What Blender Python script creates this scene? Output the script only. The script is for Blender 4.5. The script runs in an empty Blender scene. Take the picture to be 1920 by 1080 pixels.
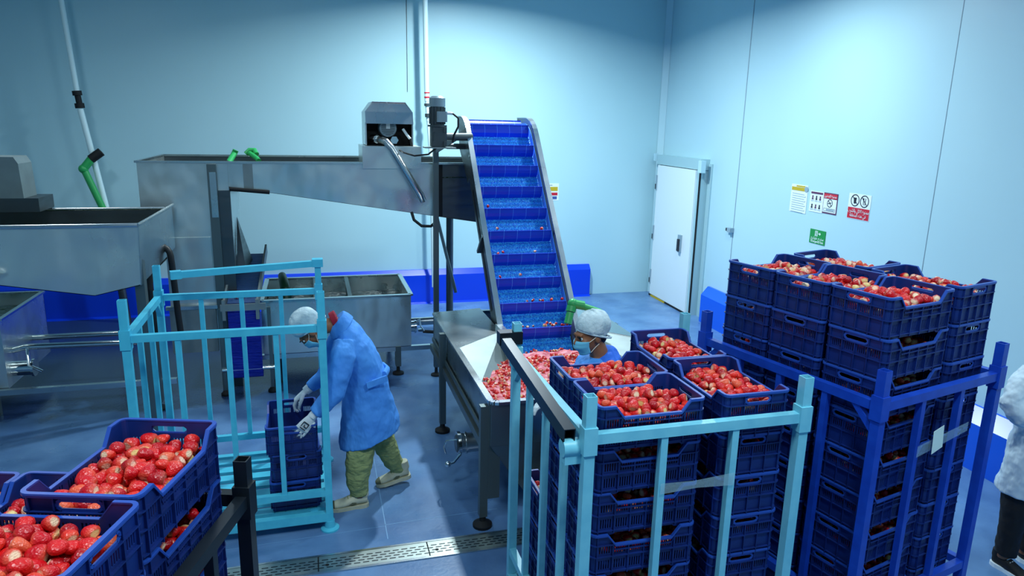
import bpy, bmesh, math, random
from mathutils import Vector, Matrix, Euler
import numpy as np
R = math.radians
rnd = random.Random(7)
S = bpy.context.scene
COL = S.collection

# ------------------------------------------------------------------ camera
CH = 2.75                                   # camera height
yaw, pitch, roll = 0.276284, 0.230045, -0.02214
f0 = Vector((math.sin(yaw)*math.cos(pitch), math.cos(yaw)*math.cos(pitch), -math.sin(pitch)))
r0 = Vector((math.cos(yaw), -math.sin(yaw), 0)); d0 = f0.cross(r0)
cr = r0*math.cos(roll) + d0*math.sin(roll); cd = d0*math.cos(roll) - r0*math.sin(roll)
cam = bpy.data.cameras.new('camera'); cam_o = bpy.data.objects.new('camera', cam); COL.objects.link(cam_o)
mw = Matrix((cr, -cd, -f0)).transposed().to_4x4(); mw.translation = Vector((0, 0, CH)); cam_o.matrix_world = mw
cam.sensor_width = 36; cam.lens = 36*1323.79/1920; cam.clip_start = .05; cam.clip_end = 100
S.camera = cam_o
# ------------------------------------------------------------------ world, exposure
W = bpy.data.worlds.new('world'); S.world = W; W.use_nodes = True
W.node_tree.nodes['Background'].inputs[0].default_value = (.30, .55, .85, 1)
W.node_tree.nodes['Background'].inputs[1].default_value = .08
S.view_settings.view_transform = 'Standard'; S.view_settings.look = 'None'
S.view_settings.exposure = 0.33; S.view_settings.gamma = 1.0; S.view_settings.use_curve_mapping = False
# ------------------------------------------------------------------ lamps (ceiling luminaires)
LAMPS = [  # x, y, z, size x, size y, watts
    (2.2, 8.3, 5.12, .22, .22, 215),
    (4.0, 6.3, 4.4, .3, .3, 50),
    (-.4, 7.4, 4.9, .5, .5, 20),
    (-2.8, 7.0, 4.8, .5, .5, 30),
    (-1.2, 1.6, 4.9, .6, .6, 60),
    (1.6, .9, 4.9, .5, .5, 84),
    (4.4, 2.4, 4.9, .6, .6, 34),
]
for i, (x, y, z, sx, sy, w) in enumerate(LAMPS):
    l = bpy.data.lights.new('ceiling_light', 'AREA'); l.shape = 'RECTANGLE'; l.size = sx; l.size_y = sy
    l.energy = w; l.color = (.79, .94, 1.0); l.spread = R(150 if i == 0 else 172)
    o = bpy.data.objects.new('ceiling_light_source', l); o.location = (x, y, z - .06); COL.objects.link(o)

# ------------------------------------------------------------------ materials
def srgb(r, g, b):
    f = lambda c: (c/255/12.92) if c/255 <= .04045 else ((c/255+.055)/1.055)**2.4
    return (f(r), f(g), f(b), 1)
def mat(name, col, rough=.5, metal=0, noise=None, bump=None, spec=None, rnoise=None, trans=0, alpha=1, coat=0, sss=0):
    """noise=(scale, col2, detail) mottles colour; bump=(scale,strength,stretch)"""
    m = bpy.data.materials.new(name); m.use_nodes = True; nt = m.node_tree; b = nt.nodes['Principled BSDF']
    b.inputs['Base Color'].default_value = col; b.inputs['Roughness'].default_value = rough; b.inputs['Metallic'].default_value = metal
    if spec is not None: b.inputs['Specular IOR Level'].default_value = spec
    if trans: b.inputs['Transmission Weight'].default_value = trans
    if alpha < 1: b.inputs['Alpha'].default_value = alpha
    if coat: b.inputs['Coat Weight'].default_value = coat
    if sss: b.inputs['Subsurface Weight'].default_value = sss; b.inputs['Subsurface Scale'].default_value = .01
    tc = nt.nodes.new('ShaderNodeTexCoord')
    def mp(scale):
        n = nt.nodes.new('ShaderNodeMapping'); nt.links.new(tc.outputs['Object'], n.inputs[0])
        n.inputs['Scale'].default_value = scale if hasattr(scale, '__len__') else (scale,)*3
        return n
    if noise:
        n = nt.nodes.new('ShaderNodeTexNoise'); nt.links.new(mp(noise[0]).outputs[0], n.inputs[0]); n.inputs['Scale'].default_value = 1
        n.inputs['Detail'].default_value = noise[2] if len(noise) > 2 else 4
        r = nt.nodes.new('ShaderNodeValToRGB'); r.color_ramp.elements[0].position = .35; r.color_ramp.elements[1].position = .65
        r.color_ramp.elements[0].color = col; r.color_ramp.elements[1].color = noise[1]
        nt.links.new(n.outputs[0], r.inputs[0]); nt.links.new(r.outputs[0], b.inputs['Base Color'])
    if rnoise:
        n = nt.nodes.new('ShaderNodeTexNoise'); nt.links.new(mp(rnoise[0]).outputs[0], n.inputs[0]); n.inputs['Scale'].default_value = 1; n.inputs['Detail'].default_value = 5
        r = nt.nodes.new('ShaderNodeMapRange'); r.inputs['From Min'].default_value = .3; r.inputs['From Max'].default_value = .7
        r.inputs['To Min'].default_value = rnoise[1]; r.inputs['To Max'].default_value = rnoise[2]
        nt.links.new(n.outputs[0], r.inputs[0]); nt.links.new(r.outputs[0], b.inputs['Roughness'])
    if bump:
        n = nt.nodes.new('ShaderNodeTexNoise'); nt.links.new(mp(bump[0]).outputs[0], n.inputs[0]); n.inputs['Scale'].default_value = 1; n.inputs['Detail'].default_value = 3
        k = nt.nodes.new('ShaderNodeBump'); k.inputs['Strength'].default_value = bump[1]; k.inputs['Distance'].default_value = bump[2] if len(bump) > 2 else .01
        nt.links.new(n.outputs[0], k.inputs['Height']); nt.links.new(k.outputs[0], b.inputs['Normal'])
    return m
M = {}
M['wall'] = mat('wall_panel_paint', srgb(180, 218, 226), .4, noise=((.5, .5, .35), srgb(172, 212, 222), 3), spec=.4)
M['wall_r'] = mat('side_wall_panel_paint', srgb(184, 220, 230), .4, noise=((.5, .5, .35), srgb(176, 214, 226), 3), spec=.4)
M['ceil'] = mat('ceiling_paint', srgb(170, 205, 215), .6)
M['dark_wall'] = mat('near_wall_paint', srgb(180, 216, 226), .6)
M['kerb'] = mat('blue_kerb_paint', srgb(8, 62, 215), .28, spec=.5)
M['kerb_r'] = mat('blue_side_kerb_paint', srgb(10, 92, 225), .28, spec=.5)
M['floor'] = mat('blue_epoxy_floor', srgb(98, 138, 182), .4, noise=((2.6, 2.6, 2.6), srgb(76, 114, 160), 10), rnoise=((3, 3, 3), .22, .5), bump=((40, 40, 40), .25, .004))
def wet_shaded_floor():  # wet film plus shade under the tanks, painted into the floor colour
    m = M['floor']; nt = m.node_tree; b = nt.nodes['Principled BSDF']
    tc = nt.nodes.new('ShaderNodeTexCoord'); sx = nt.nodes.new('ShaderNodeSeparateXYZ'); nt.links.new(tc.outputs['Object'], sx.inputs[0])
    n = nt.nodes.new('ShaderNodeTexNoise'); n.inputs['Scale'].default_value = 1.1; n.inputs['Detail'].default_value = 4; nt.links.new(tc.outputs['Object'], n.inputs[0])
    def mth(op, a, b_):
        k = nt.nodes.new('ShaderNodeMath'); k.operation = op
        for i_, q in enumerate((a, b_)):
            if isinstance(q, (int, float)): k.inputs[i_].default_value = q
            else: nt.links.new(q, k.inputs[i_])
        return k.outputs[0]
    e = mth('ADD', mth('MULTIPLY', mth('SUBTRACT', n.outputs[0], .5), 1.6), sx.outputs[1])     # wet and shade tone where y > 6.9 (wavy edge) ...
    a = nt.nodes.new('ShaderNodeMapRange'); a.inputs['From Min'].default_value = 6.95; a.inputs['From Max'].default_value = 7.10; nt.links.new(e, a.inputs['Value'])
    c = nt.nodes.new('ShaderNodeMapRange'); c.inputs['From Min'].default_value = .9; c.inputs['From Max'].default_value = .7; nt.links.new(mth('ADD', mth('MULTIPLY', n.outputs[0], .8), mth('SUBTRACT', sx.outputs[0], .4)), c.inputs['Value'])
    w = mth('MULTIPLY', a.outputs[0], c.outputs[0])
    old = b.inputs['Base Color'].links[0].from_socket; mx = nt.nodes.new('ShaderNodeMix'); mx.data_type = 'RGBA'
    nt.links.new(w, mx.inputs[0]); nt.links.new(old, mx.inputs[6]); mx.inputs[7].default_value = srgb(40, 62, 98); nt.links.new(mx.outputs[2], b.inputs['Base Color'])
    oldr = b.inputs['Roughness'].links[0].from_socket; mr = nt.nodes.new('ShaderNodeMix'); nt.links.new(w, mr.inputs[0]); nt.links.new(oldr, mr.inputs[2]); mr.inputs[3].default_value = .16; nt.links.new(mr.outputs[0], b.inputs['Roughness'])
wet_shaded_floor()
M['floor2'] = mat('floor_joint_grout', srgb(120, 165, 205), .6)
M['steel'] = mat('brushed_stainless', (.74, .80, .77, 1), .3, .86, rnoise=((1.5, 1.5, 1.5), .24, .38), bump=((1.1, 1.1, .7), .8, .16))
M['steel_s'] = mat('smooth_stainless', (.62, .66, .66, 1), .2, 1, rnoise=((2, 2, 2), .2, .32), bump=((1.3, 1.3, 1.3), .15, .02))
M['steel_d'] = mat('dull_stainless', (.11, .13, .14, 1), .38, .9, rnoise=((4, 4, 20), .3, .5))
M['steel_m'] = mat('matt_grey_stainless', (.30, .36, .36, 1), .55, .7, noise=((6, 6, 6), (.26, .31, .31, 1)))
M['frame'] = mat('grey_steel_frame', (.15, .19, .19, 1), .4, .8)
M['steel_h'] = mat('dark_brushed_stainless', (.32, .37, .37, 1), .3, .95, rnoise=((1.5, 1.5, 1.5), .22, .36), bump=((1.1, 1.1, .7), .6, .1))
M['chrome'] = mat('polished_pipe', (.75, .78, .78, 1), .12, 1)
M['rubber'] = mat('black_rubber', srgb(14, 16, 18), .5)
M['black'] = mat('matt_black', srgb(8, 9, 11), .7)
M['belt'] = mat('blue_belt', srgb(22, 118, 232), .5, spec=.4)
M['cleat'] = mat('blue_cleat', srgb(8, 62, 200), .35)
M['belt_d'] = mat('deep_blue_belt', srgb(12, 48, 190), .45, bump=((4, 4, 160), 1, .02))
M['belt_g'] = mat('grey_blue_belt', srgb(52, 88, 140), .45, bump=((4, 4, 160), 1, .01))
M['crate'] = mat('navy_crate_plastic', srgb(14, 44, 118), .42, noise=((9, 9, 9), srgb(11, 35, 98), 5), spec=.5)
M['crate_rim'] = mat('navy_crate_rim_plastic', srgb(32, 74, 166), .36, spec=.6)
M['teal'] = mat('turquoise_rack_paint', srgb(82, 200, 226), .36, noise=((14, 14, 14), srgb(72, 188, 218), 6))
M['sky'] = mat('pale_blue_rack_paint', srgb(128, 210, 228), .36, noise=((14, 14, 14), srgb(116, 200, 222), 6))
M['navy'] = mat('blue_rack_paint', srgb(24, 74, 190), .36, noise=((14, 14, 14), srgb(20, 64, 176), 6))
M['dark'] = mat('dark_rack_paint', srgb(28, 36, 44), .34, .3)
M['white'] = mat('white_plastic', srgb(225, 238, 240), .4)
M['pvc'] = mat('white_pipe_plastic', srgb(215, 240, 242), .35)
M['green'] = mat('green_pipe_plastic', srgb(46, 165, 88), .38)
M['green2'] = mat('dark_green_pipe_plastic', srgb(18, 62, 36), .4)
M['motor'] = mat('grey_motor_paint', srgb(62, 74, 78), .45, .2)
M['motor_l'] = mat('light_grey_motor_cap', srgb(140, 160, 168), .35, .3)
M['red'] = mat('red_band', srgb(205, 25, 50), .5)
M['coat'] = mat('blue_coat_cloth', srgb(78, 156, 238), .75, bump=((9, 9, 5), .9, .03), noise=((5, 5, 5), srgb(68, 144, 230), 3))
M['coat2'] = mat('blue_collar_cloth', srgb(40, 108, 222), .8, bump=((9, 9, 5), .6, .02))
M['wcoat'] = mat('white_coat_cloth', srgb(205, 225, 235), .8, bump=((9, 9, 5), .9, .03))
M['olive'] = mat('olive_trouser_cloth', srgb(152, 166, 112), .85, bump=((14, 14, 30), .9, .02), noise=((6, 6, 6), srgb(136, 150, 98), 3))
M['blackcloth'] = mat('black_trouser_cloth', srgb(8, 10, 14), .8, bump=((9, 9, 9), .5, .02))
M['net'] = mat('white_hair_net', srgb(215, 232, 236), .8, bump=((60, 60, 60), .8, .006), noise=((14, 14, 14), srgb(170, 195, 204), 6))
M['mask'] = mat('pale_blue_face_mask', srgb(110, 195, 225), .8, bump=((4, 4, 90), .4, .004))
M['strap'] = mat('mask_ear_loop', srgb(235, 225, 205), .7)
M['skin'] = mat('skin', srgb(150, 98, 66), .55, sss=.05, noise=((12, 12, 12), srgb(138, 88, 58)))
M['hair'] = mat('black_hair', srgb(10, 9, 10), .6)
M['glove'] = mat('white_glove_fabric', srgb(215, 225, 228), .7, bump=((60, 60, 60), .4, .003))
M['shoe'] = mat('cream_shoe_leather', srgb(206, 205, 178), .6, noise=((10, 10, 10), srgb(180, 180, 156)))
M['shoe_d'] = mat('olive_shoe_panel', srgb(92, 96, 72), .7)
M['redcloth'] = mat('dark_red_shirt_cloth', srgb(150, 16, 44), .8)
M['water'] = mat('dark_green_water', srgb(28, 46, 22), .06, spec=.8, bump=((9, 9, 9), .9, .03))
M['foam'] = mat('pink_foam', srgb(232, 150, 158), .5, noise=((22, 22, 22), srgb(190, 40, 60), 6), bump=((30, 30, 30), 1, .02))
M['paper'] = mat('white_paper', srgb(225, 245, 235), .7)
M['tape'] = mat('clear_tape', srgb(190, 225, 235), .15, alpha=.22, bump=((60, 6, 60), .4, .005))
M['gold'] = mat('yellow_print', srgb(190, 165, 20), .6)
M['signred'] = mat('red_sign_print', srgb(196, 22, 48), .45)
M['signgreen'] = mat('green_sign_print', srgb(22, 140, 62), .45)
M['signwhite'] = mat('white_sign_vinyl', srgb(225, 238, 242), .4)
M['signgrey'] = mat('grey_print', srgb(140, 165, 178), .5)
M['ink'] = mat('black_print', srgb(20, 22, 34), .5)
M['plum'] = mat('plum_print', srgb(92, 48, 84), .5)
M['blueprint'] = mat('blue_print', srgb(52, 82, 150), .5)

def brick_pattern_belt():
    m = M['belt']; nt = m.node_tree; b = nt.nodes['Principled BSDF']
    tc = nt.nodes.new('ShaderNodeTexCoord'); mp = nt.nodes.new('ShaderNodeMapping'); nt.links.new(tc.outputs['UV'], mp.inputs[0])
    v = nt.nodes.new('ShaderNodeTexVoronoi'); v.feature = 'DISTANCE_TO_EDGE'; v.inputs['Scale'].default_value = 55
    mp.inputs['Scale'].default_value = (1.3, 1, 1); nt.links.new(mp.outputs[0], v.inputs['Vector'])
    r = nt.nodes.new('ShaderNodeValToRGB'); r.color_ramp.elements[0].position = .03; r.color_ramp.elements[1].position = .22
    r.color_ramp.elements[0].color = srgb(44, 176, 255); r.color_ramp.elements[1].color = srgb(6, 100, 238)
    nt.links.new(v.outputs['Distance'], r.inputs[0])
    # lane seams
    w = nt.nodes.new('ShaderNodeTexWave'); w.bands_direction = 'Y'; w.inputs['Scale'].default_value = 6.5; nt.links.new(tc.outputs['UV'], w.inputs[0])
    mx = nt.nodes.new('ShaderNodeMix'); mx.data_type = 'RGBA'; mx.blend_type = 'MULTIPLY'; mx.inputs[0].default_value = .25
    nt.links.new(r.outputs[0], mx.inputs[6]); nt.links.new(w.outputs[0], mx.inputs[7]); nt.links.new(mx.outputs[2], b.inputs['Base Color'])
    k = nt.nodes.new('ShaderNodeBump'); k.inputs['Strength'].default_value = 1; k.inputs['Distance'].default_value = .012
    nt.links.new(v.outputs['Distance'], k.inputs['Height']); nt.links.new(k.outputs[0], b.inputs['Normal'])
brick_pattern_belt()
def cleat_lines():
    m = M['cleat']; nt = m.node_tree; b = nt.nodes['Principled BSDF']
    tc = nt.nodes.new('ShaderNodeTexCoord'); br = nt.nodes.new('ShaderNodeTexBrick')
    nt.links.new(tc.outputs['UV'], br.inputs[0]); br.inputs['Scale'].default_value = 1; br.offset = 0
    br.inputs['Brick Width'].default_value = .132; br.inputs['Row Height'].default_value = 5; br.inputs['Mortar Size'].default_value = .0018
    br.inputs['Color1'].default_value = srgb(8, 64, 205); br.inputs['Color2'].default_value = srgb(8, 58, 196); br.inputs['Mortar'].default_value = srgb(80, 150, 240)
    nt.links.new(br.outputs[0], b.inputs['Base Color'])
cleat_lines()
def grate_mat():
    m = mat('perforated_drain_steel', (.5, .55, .5, 1), .35, .85); nt = m.node_tree; b = nt.nodes['Principled BSDF']
    tc = nt.nodes.new('ShaderNodeTexCoord'); br = nt.nodes.new('ShaderNodeTexBrick')
    mp = nt.nodes.new('ShaderNodeMapping'); nt.links.new(tc.outputs['Object'], mp.inputs[0]); mp.inputs['Location'].default_value = (0, .004, 0)
    nt.links.new(mp.outputs[0], br.inputs[0]); br.inputs['Scale'].default_value = 1
    br.inputs['Brick Width'].default_value = .056; br.inputs['Row Height'].default_value = .027; br.inputs['Mortar Size'].default_value = .0088; br.inputs['Mortar Smooth'].default_value = .1
    r = nt.nodes.new('ShaderNodeMix'); r.data_type = 'RGBA'
    # slots are the brick cells
    sx = nt.nodes.new('ShaderNodeSeparateXYZ'); nt.links.new(tc.outputs['Object'], sx.inputs[0])
    a = nt.nodes.new('ShaderNodeMath'); a.operation = 'ABSOLUTE'; nt.links.new(sx.outputs[1], a.inputs[0])
    c = nt.nodes.new('ShaderNodeMath'); c.operation = 'GREATER_THAN'; c.inputs[1].default_value = .058; nt.links.new(a.outputs[0], c.inputs[0])
    mx = nt.nodes.new('ShaderNodeMath'); mx.operation = 'MAXIMUM'; nt.links.new(br.outputs['Fac'], mx.inputs[0]); nt.links.new(c.outputs[0], mx.inputs[1])
    nt.links.new(mx.outputs[0], r.inputs[0]); r.inputs[6].default_value = srgb(10, 16, 20); r.inputs[7].default_value = (.5, .56, .52, 1)
    nt.links.new(r.outputs[2], b.inputs['Base Color']); nt.links.new(mx.outputs[0], b.inputs['Metallic'])
    return m
M['grate'] = grate_mat()
def berry_mat():
    m = mat('strawberry_skin', srgb(214, 30, 40), .35, spec=.5, sss=.0); nt = m.node_tree; b = nt.nodes['Principled BSDF']
    a = nt.nodes.new('ShaderNodeAttribute'); a.attribute_name = 'tint'; nt.links.new(a.outputs['Color'], b.inputs['Base Color'])
    tc = nt.nodes.new('ShaderNodeTexCoord'); v = nt.nodes.new('ShaderNodeTexVoronoi'); v.inputs['Scale'].default_value = 190
    nt.links.new(tc.outputs['Object'], v.inputs['Vector']); k = nt.nodes.new('ShaderNodeBump'); k.inputs['Strength'].default_value = .5; k.inputs['Distance'].default_value = .003
    nt.links.new(v.outputs['Distance'], k.inputs['Height']); nt.links.new(k.outputs[0], b.inputs['Normal'])
    return m
M['berry'] = berry_mat()

# ------------------------------------------------------------------ mesh helpers
class MB:
    def __init__(s, org=(0, 0, 0)): s.v = []; s.f = []; s.m = []; s.uv = {}; s.o = Vector(org)
    def add(s, vs, fs, mi=0):
        b = len(s.v); s.v += [tuple(Vector(p) - s.o) for p in vs]
        for f in fs: s.f.append(tuple(b + i for i in f)); s.m.append(mi)
        return s
    def box(s, c, d, rz=0, mi=0, rot=None, bev=0):
        hx, hy, hz = d[0]/2, d[1]/2, d[2]/2
        m = rot if rot is not None else Matrix.Rotation(rz, 3, 'Z')
        c = Vector(c)
        if bev:
            e = bev; vs = []
            for sz in (-1, 1):
                for px, py in ((hx-e, hy), (hx, hy-e), (hx, -hy+e), (hx-e, -hy), (-hx+e, -hy), (-hx, -hy+e), (-hx, hy-e), (-hx+e, hy)):
                    vs.append(c + m @ Vector((px, py, sz*hz)))
            fs = [tuple(range(7, -1, -1))[::-1][::-1], tuple(range(8, 16))[::-1]] + [(i, (i+1) % 8, 8+(i+1) % 8, 8+i) for i in range(8)]
            return s.add(vs, fs, mi)
        vs = [c + m @ Vector((sx*hx, sy*hy, sz*hz)) for sz in (-1, 1) for sy in (-1, 1) for sx in (-1, 1)]
        return s.add(vs, [(0, 2, 3, 1), (4, 5, 7, 6), (0, 1, 5, 4), (2, 6, 7, 3), (0, 4, 6, 2), (1, 3, 7, 5)], mi)
    def bb(s, x0, x1, y0, y1, z0, z1, mi=0): return s.box(((x0+x1)/2, (y0+y1)/2, (z0+z1)/2), (x1-x0, y1-y0, z1-z0), mi=mi)
    def beam(s, a, b, w, h=None, mi=0, up=(0, 0, 1), hollow=False):
        a = Vector(a); b = Vector(b); h = h or w; t = (b-a).normalized(); u = Vector(up)
        if abs(t.dot(u)) > .98: u = Vector((1, 0, 0)) if abs(t.x) < .9 else Vector((0, 1, 0))
        x = t.cross(u).normalized(); y = x.cross(t)
        if not hollow:
            vs = [p + x*i*w/2 + y*j*h/2 for p in (a, b) for i, j in ((-1, -1), (1, -1), (1, 1), (-1, 1))]
            return s.add(vs, [(3, 2, 1, 0), (4, 5, 6, 7), (0, 1, 5, 4), (1, 2, 6, 5), (2, 3, 7, 6), (3, 0, 4, 7)], mi)
        th = .004; vs = []
        for p in (a, b):
            for k in (1, 0):
                for i, j in ((-1, -1), (1, -1), (1, 1), (-1, 1)): vs.append(p + x*i*(w/2-(0 if k else th)) + y*j*(h/2-(0 if k else th)))
        fs = []
        for i in range(4):
            j = (i+1) % 4
            fs += [(i, j, 8+j, 8+i), (4+j, 4+i, 12+i, 12+j), (j, i, 4+i, 4+j), (8+i, 8+j, 12+j, 12+i)]
        return s.add(vs, fs, mi)
    def tube(s, pts, r, n=12, mi=0, cap=True, ell=None, up=(0, 0, 1)):
        pts = [Vector(p) for p in pts]; rs = r if hasattr(r, '__len__') else [r]*len(pts)
        vs = []; prev = None
        for i, p in enumerate(pts):
            t = (pts[min(i+1, len(pts)-1)] - pts[max(i-1, 0)])
            t = t.normalized() if t.length > 1e-9 else Vector((0, 0, 1))
            if prev is None:
                u = Vector(up)
                if abs(t.dot(u)) > .95: u = Vector((0, 1, 0)) if abs(t.y) < .9 else Vector((1, 0, 0))
                x = t.cross(u).normalized()
            else: x = (prev - t*prev.dot(t)).normalized()
            prev = x; y = t.cross(x)
            e = ell[i] if ell else 1
            for k in range(n):
                a = 2*math.pi*k/n; vs.append(p + x*math.cos(a)*rs[i] + y*math.sin(a)*rs[i]*e)
        fs = []
        for i in range(len(pts)-1):
            for k in range(n): fs.append((i*n+k, i*n+(k+1) % n, (i+1)*n+(k+1) % n, (i+1)*n+k))
        if cap: fs += [tuple(range(n))[::-1], tuple((len(pts)-1)*n+k for k in range(n))]
        return s.add(vs, fs, mi)
    def ball(s, c, r, mi=0, nu=16, nv=10, rot=None):
        c = Vector(c); rr = r if hasattr(r, '__len__') else (r, r, r); m = rot or Matrix.Identity(3)
        vs = [c + m @ Vector((0, 0, rr[2]))]; 
        for i in range(1, nv):
            t = math.pi*i/nv
            for k in range(nu):
                a = 2*math.pi*k/nu; vs.append(c + m @ Vector((rr[0]*math.sin(t)*math.cos(a), rr[1]*math.sin(t)*math.sin(a), rr[2]*math.cos(t))))
        vs.append(c - m @ Vector((0, 0, rr[2]))); fs = []
        for k in range(nu): fs.append((0, 1+k, 1+(k+1) % nu)); fs.append((len(vs)-1, 1+(nv-2)*nu+(k+1) % nu, 1+(nv-2)*nu+k))
        for i in range(nv-2):
            for k in range(nu): fs.append((1+i*nu+k, 1+(i+1)*nu+k, 1+(i+1)*nu+(k+1) % nu, 1+i*nu+(k+1) % nu))
        return s.add(vs, fs, mi)
    def prism(s, poly, d, mi=0):
        """poly: list of 3D points, extruded by vector d"""
        d = Vector(d); n = len(poly); vs = [Vector(p) for p in poly] + [Vector(p)+d for p in poly]
        return s.add(vs, [tuple(range(n))[::-1], tuple(range(n, 2*n))] + [(i, (i+1) % n, n+(i+1) % n, n+i) for i in range(n)], mi)
    def sheet(s, quad, th=.003, mi=0):
        q = [Vector(p) for p in quad]; n = (q[1]-q[0]).cross(q[2]-q[0]).normalized()*th
        return s.prism(q, n, mi)
    def mesh(s, name, mats, smooth=False, fix=True):
        me = bpy.data.meshes.new(name); me.from_pydata(s.v, [], s.f)
        for m in (mats if isinstance(mats, (list, tuple)) else [mats]): me.materials.append(m)
        me.polygons.foreach_set('material_index', s.m)
        if fix:
            bm = bmesh.new(); bm.from_mesh(me); bmesh.ops.recalc_face_normals(bm, faces=bm.faces); bm.to_mesh(me); bm.free()
        if smooth:
            me.polygons.foreach_set('use_smooth', [True]*len(me.polygons))
            try: me.set_sharp_from_angle(angle=R(35))
            except Exception: pass
        me.update(); return me
    def build(s, name, mats, parent=None, smooth=False, loc=(0, 0, 0), rotz=0, fix=True):
        o = bpy.data.objects.new(name, s.mesh(name, mats, smooth, fix)); COL.objects.link(o)
        o.location = loc; o.rotation_euler = (0, 0, rotz)
        if parent: o.parent = parent
        return o
def tag(o, label, cat, group=None, kind=None):
    if label: o['label'] = label
    if cat: o['category'] = cat
    if group: o['group'] = group
    if kind: o['kind'] = kind
    return o
def thing(name, label, cat, loc=(0, 0, 0), rotz=0, group=None):
    o = bpy.data.objects.new(name, None); o.empty_display_size = .1; COL.objects.link(o); o.location = loc; o.rotation_euler = (0, 0, rotz)
    return tag(o, label, cat, group)
def struct(o, label=None):
    o['kind'] = 'structure'
    if label: o['label'] = label
    return o
def arc(c, r, a0, a1, n, ax='xz'):
    out = []
    for i in range(n+1):
        a = R(a0+(a1-a0)*i/n); u, v = r*math.cos(a), r*math.sin(a)
        out.append((c[0]+u, c[1], c[2]+v) if ax == 'xz' else (c[0], c[1]+u, c[2]+v) if ax == 'yz' else (c[0]+u, c[1]+v, c[2]))
    return out

# ================================================================== ROOM
RA = R(1.5)                                   # the right wall is turned a little
def rw(y, z, d=0):                            # point on the right wall, d metres out from it
    s = (10.65-y)
    return Vector((5.50 - s*math.tan(RA) - d, y, z))
XL, YN, ZC = -6.0, -3.5, 5.3
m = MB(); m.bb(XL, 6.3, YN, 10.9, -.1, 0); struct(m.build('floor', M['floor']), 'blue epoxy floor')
m = MB(); m.bb(XL-.2, 5.9, 10.65, 10.85, 0, ZC); struct(m.build('wall_back', M['wall']), 'pale blue back wall')
a, b = rw(10.9, 0), rw(YN, 0)
m = MB(); m.prism([(a.x, a.y, 0), (b.x, b.y, 0), (b.x+.3, b.y, 0), (a.x+.3, a.y, 0)], (0, 0, ZC)); struct(m.build('wall_right', M['wall_r']), 'pale blue right wall')
m = MB(); m.bb(XL-.2, XL, YN, 10.9, 0, ZC); struct(m.build('wall_left', M['dark_wall']))
m = MB(); m.bb(XL, 5.8, YN-.2, YN, 0, ZC); struct(m.build('wall_front', M['dark_wall']))
m = MB(); m.bb(XL-.2, 6.3, YN-.2, 10.9, ZC, ZC+.1); struct(m.build('ceiling', M['ceil']))
# back wall kerb with chamfered top
kx0, kx1 = XL, 4.32
prof = [(10.65, .515), (10.62, .515), (10.55, .44), (10.55, .02), (10.50, 0), (10.65, 0)]
m = MB(); m.prism([(kx0, y, z) for y, z in prof], (kx1-kx0, 0, 0)); struct(m.build('baseboard_back', M['kerb']), 'glossy blue kerb along the back wall')
# right wall kerb
m = MB()
P = []
for yy in (8.78, YN):
    P.append([rw(yy, z, d) for d, z in ((0, .515), (.03, .515), (.13, .40), (.13, .0), (0, 0))])
m.add(P[0]+P[1], [tuple(range(5)), tuple(range(9, 4, -1))] + [(i, (i+1) % 5, 5+(i+1) % 5, 5+i) for i in range(5)])
struct(m.build('baseboard_right', M['kerb_r']), 'blue kerb along the right wall')
# wall panel seams and the corner cover strip
m = MB(); m.beam(rw(8.30, 0.55, .002), rw(8.30, ZC, .002), .012, .006); struct(m.build('trim_1', M['signgrey']), 'thin panel seam on right wall')
m = MB(); m.beam(rw(5.1, 0.55, .001), rw(5.1, ZC, .001), .005, .004); struct(m.build('trim_2', M['signgrey']), 'hairline seam on right wall')
m = MB(); c = rw(10.6, 0); m.prism([(5.50, 10.645, 0), (5.42, 10.645, 0), (5.495, 10.56, 0)], (0, 0, ZC)); struct(m.build('trim_3', M['wall_r']), 'corner cover strip')
m = MB(); m.bb(1.373, 1.379, 10.643, 10.65, 3.15, ZC); struct(m.build('trim_4', M['ink']), 'short open seam high on back wall')
# door on the right wall: leaf stands proud of the wall
door = bpy.data.objects.new('door_1', None); COL.objects.link(door); struct(door, 'white insulated door in grey frame'); door['category'] = 'door'
c = rw(9.78, 0); door.location = (c.x, c.y, 0); door.rotation_euler = (0, 0, RA*-1)
# local: x = out of wall (-), y along wall
m = MB(); m.bb(-.16, -.06, -.62, .62, .03, 2.14); leaf = m.build('door_leaf', M['signwhite'], door)
m = MB(); m.bb(-.135, 0, -.70, -.62, 0, 2.18); m.bb(-.02, 0, -.82, -.73, 0, 2.24); m.bb(-.12, 0, .62, .70, 0, 2.24); m.bb(-.14, 0, -.72, .70, 2.15, 2.30)
m.build('door_frame', mat('door_frame_grey', srgb(160, 196, 204), .45), door)
m = MB(); m.box((-.15, -.77, 2.20), (.07, .09, .17)); m.box((-.15, .74, 2.26), (.05, .05, .12)); m.build('frame_corner', M['wall_r'], door)
m = MB(); m.bb(-.139, -.115, -.703, -.690, .0, 2.14); m.bb(-.165, -.05, -.64, .64, 0, .03); m.build('door_gasket', M['black'], door)
m = MB(); m.bb(-.175, -.16, .05, .55, .0, .025); m.build('light_strip', M['gold'], door)
m = MB(); m.bb(-.20, -.16, -.37, -.30, .90, 1.16); m.build('handle_plate', M['signgrey'], leaf)
m = MB(); m.bb(-.225, -.20, -.375, -.33, .92, 1.10); m.build('door_handle', M['ink'], leaf)
for z in (1.86, 1.05, .32):
    m = MB(); m.bb(-.175, -.10, .60, .64, z-.12, z+.12); m.build('hinge', M['signgrey'], door)
    m = MB(); m.bb(-.178, -.12, .615, .645, z-.10, z-.02); m.build('hinge_cap', M['ink'], door)

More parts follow.
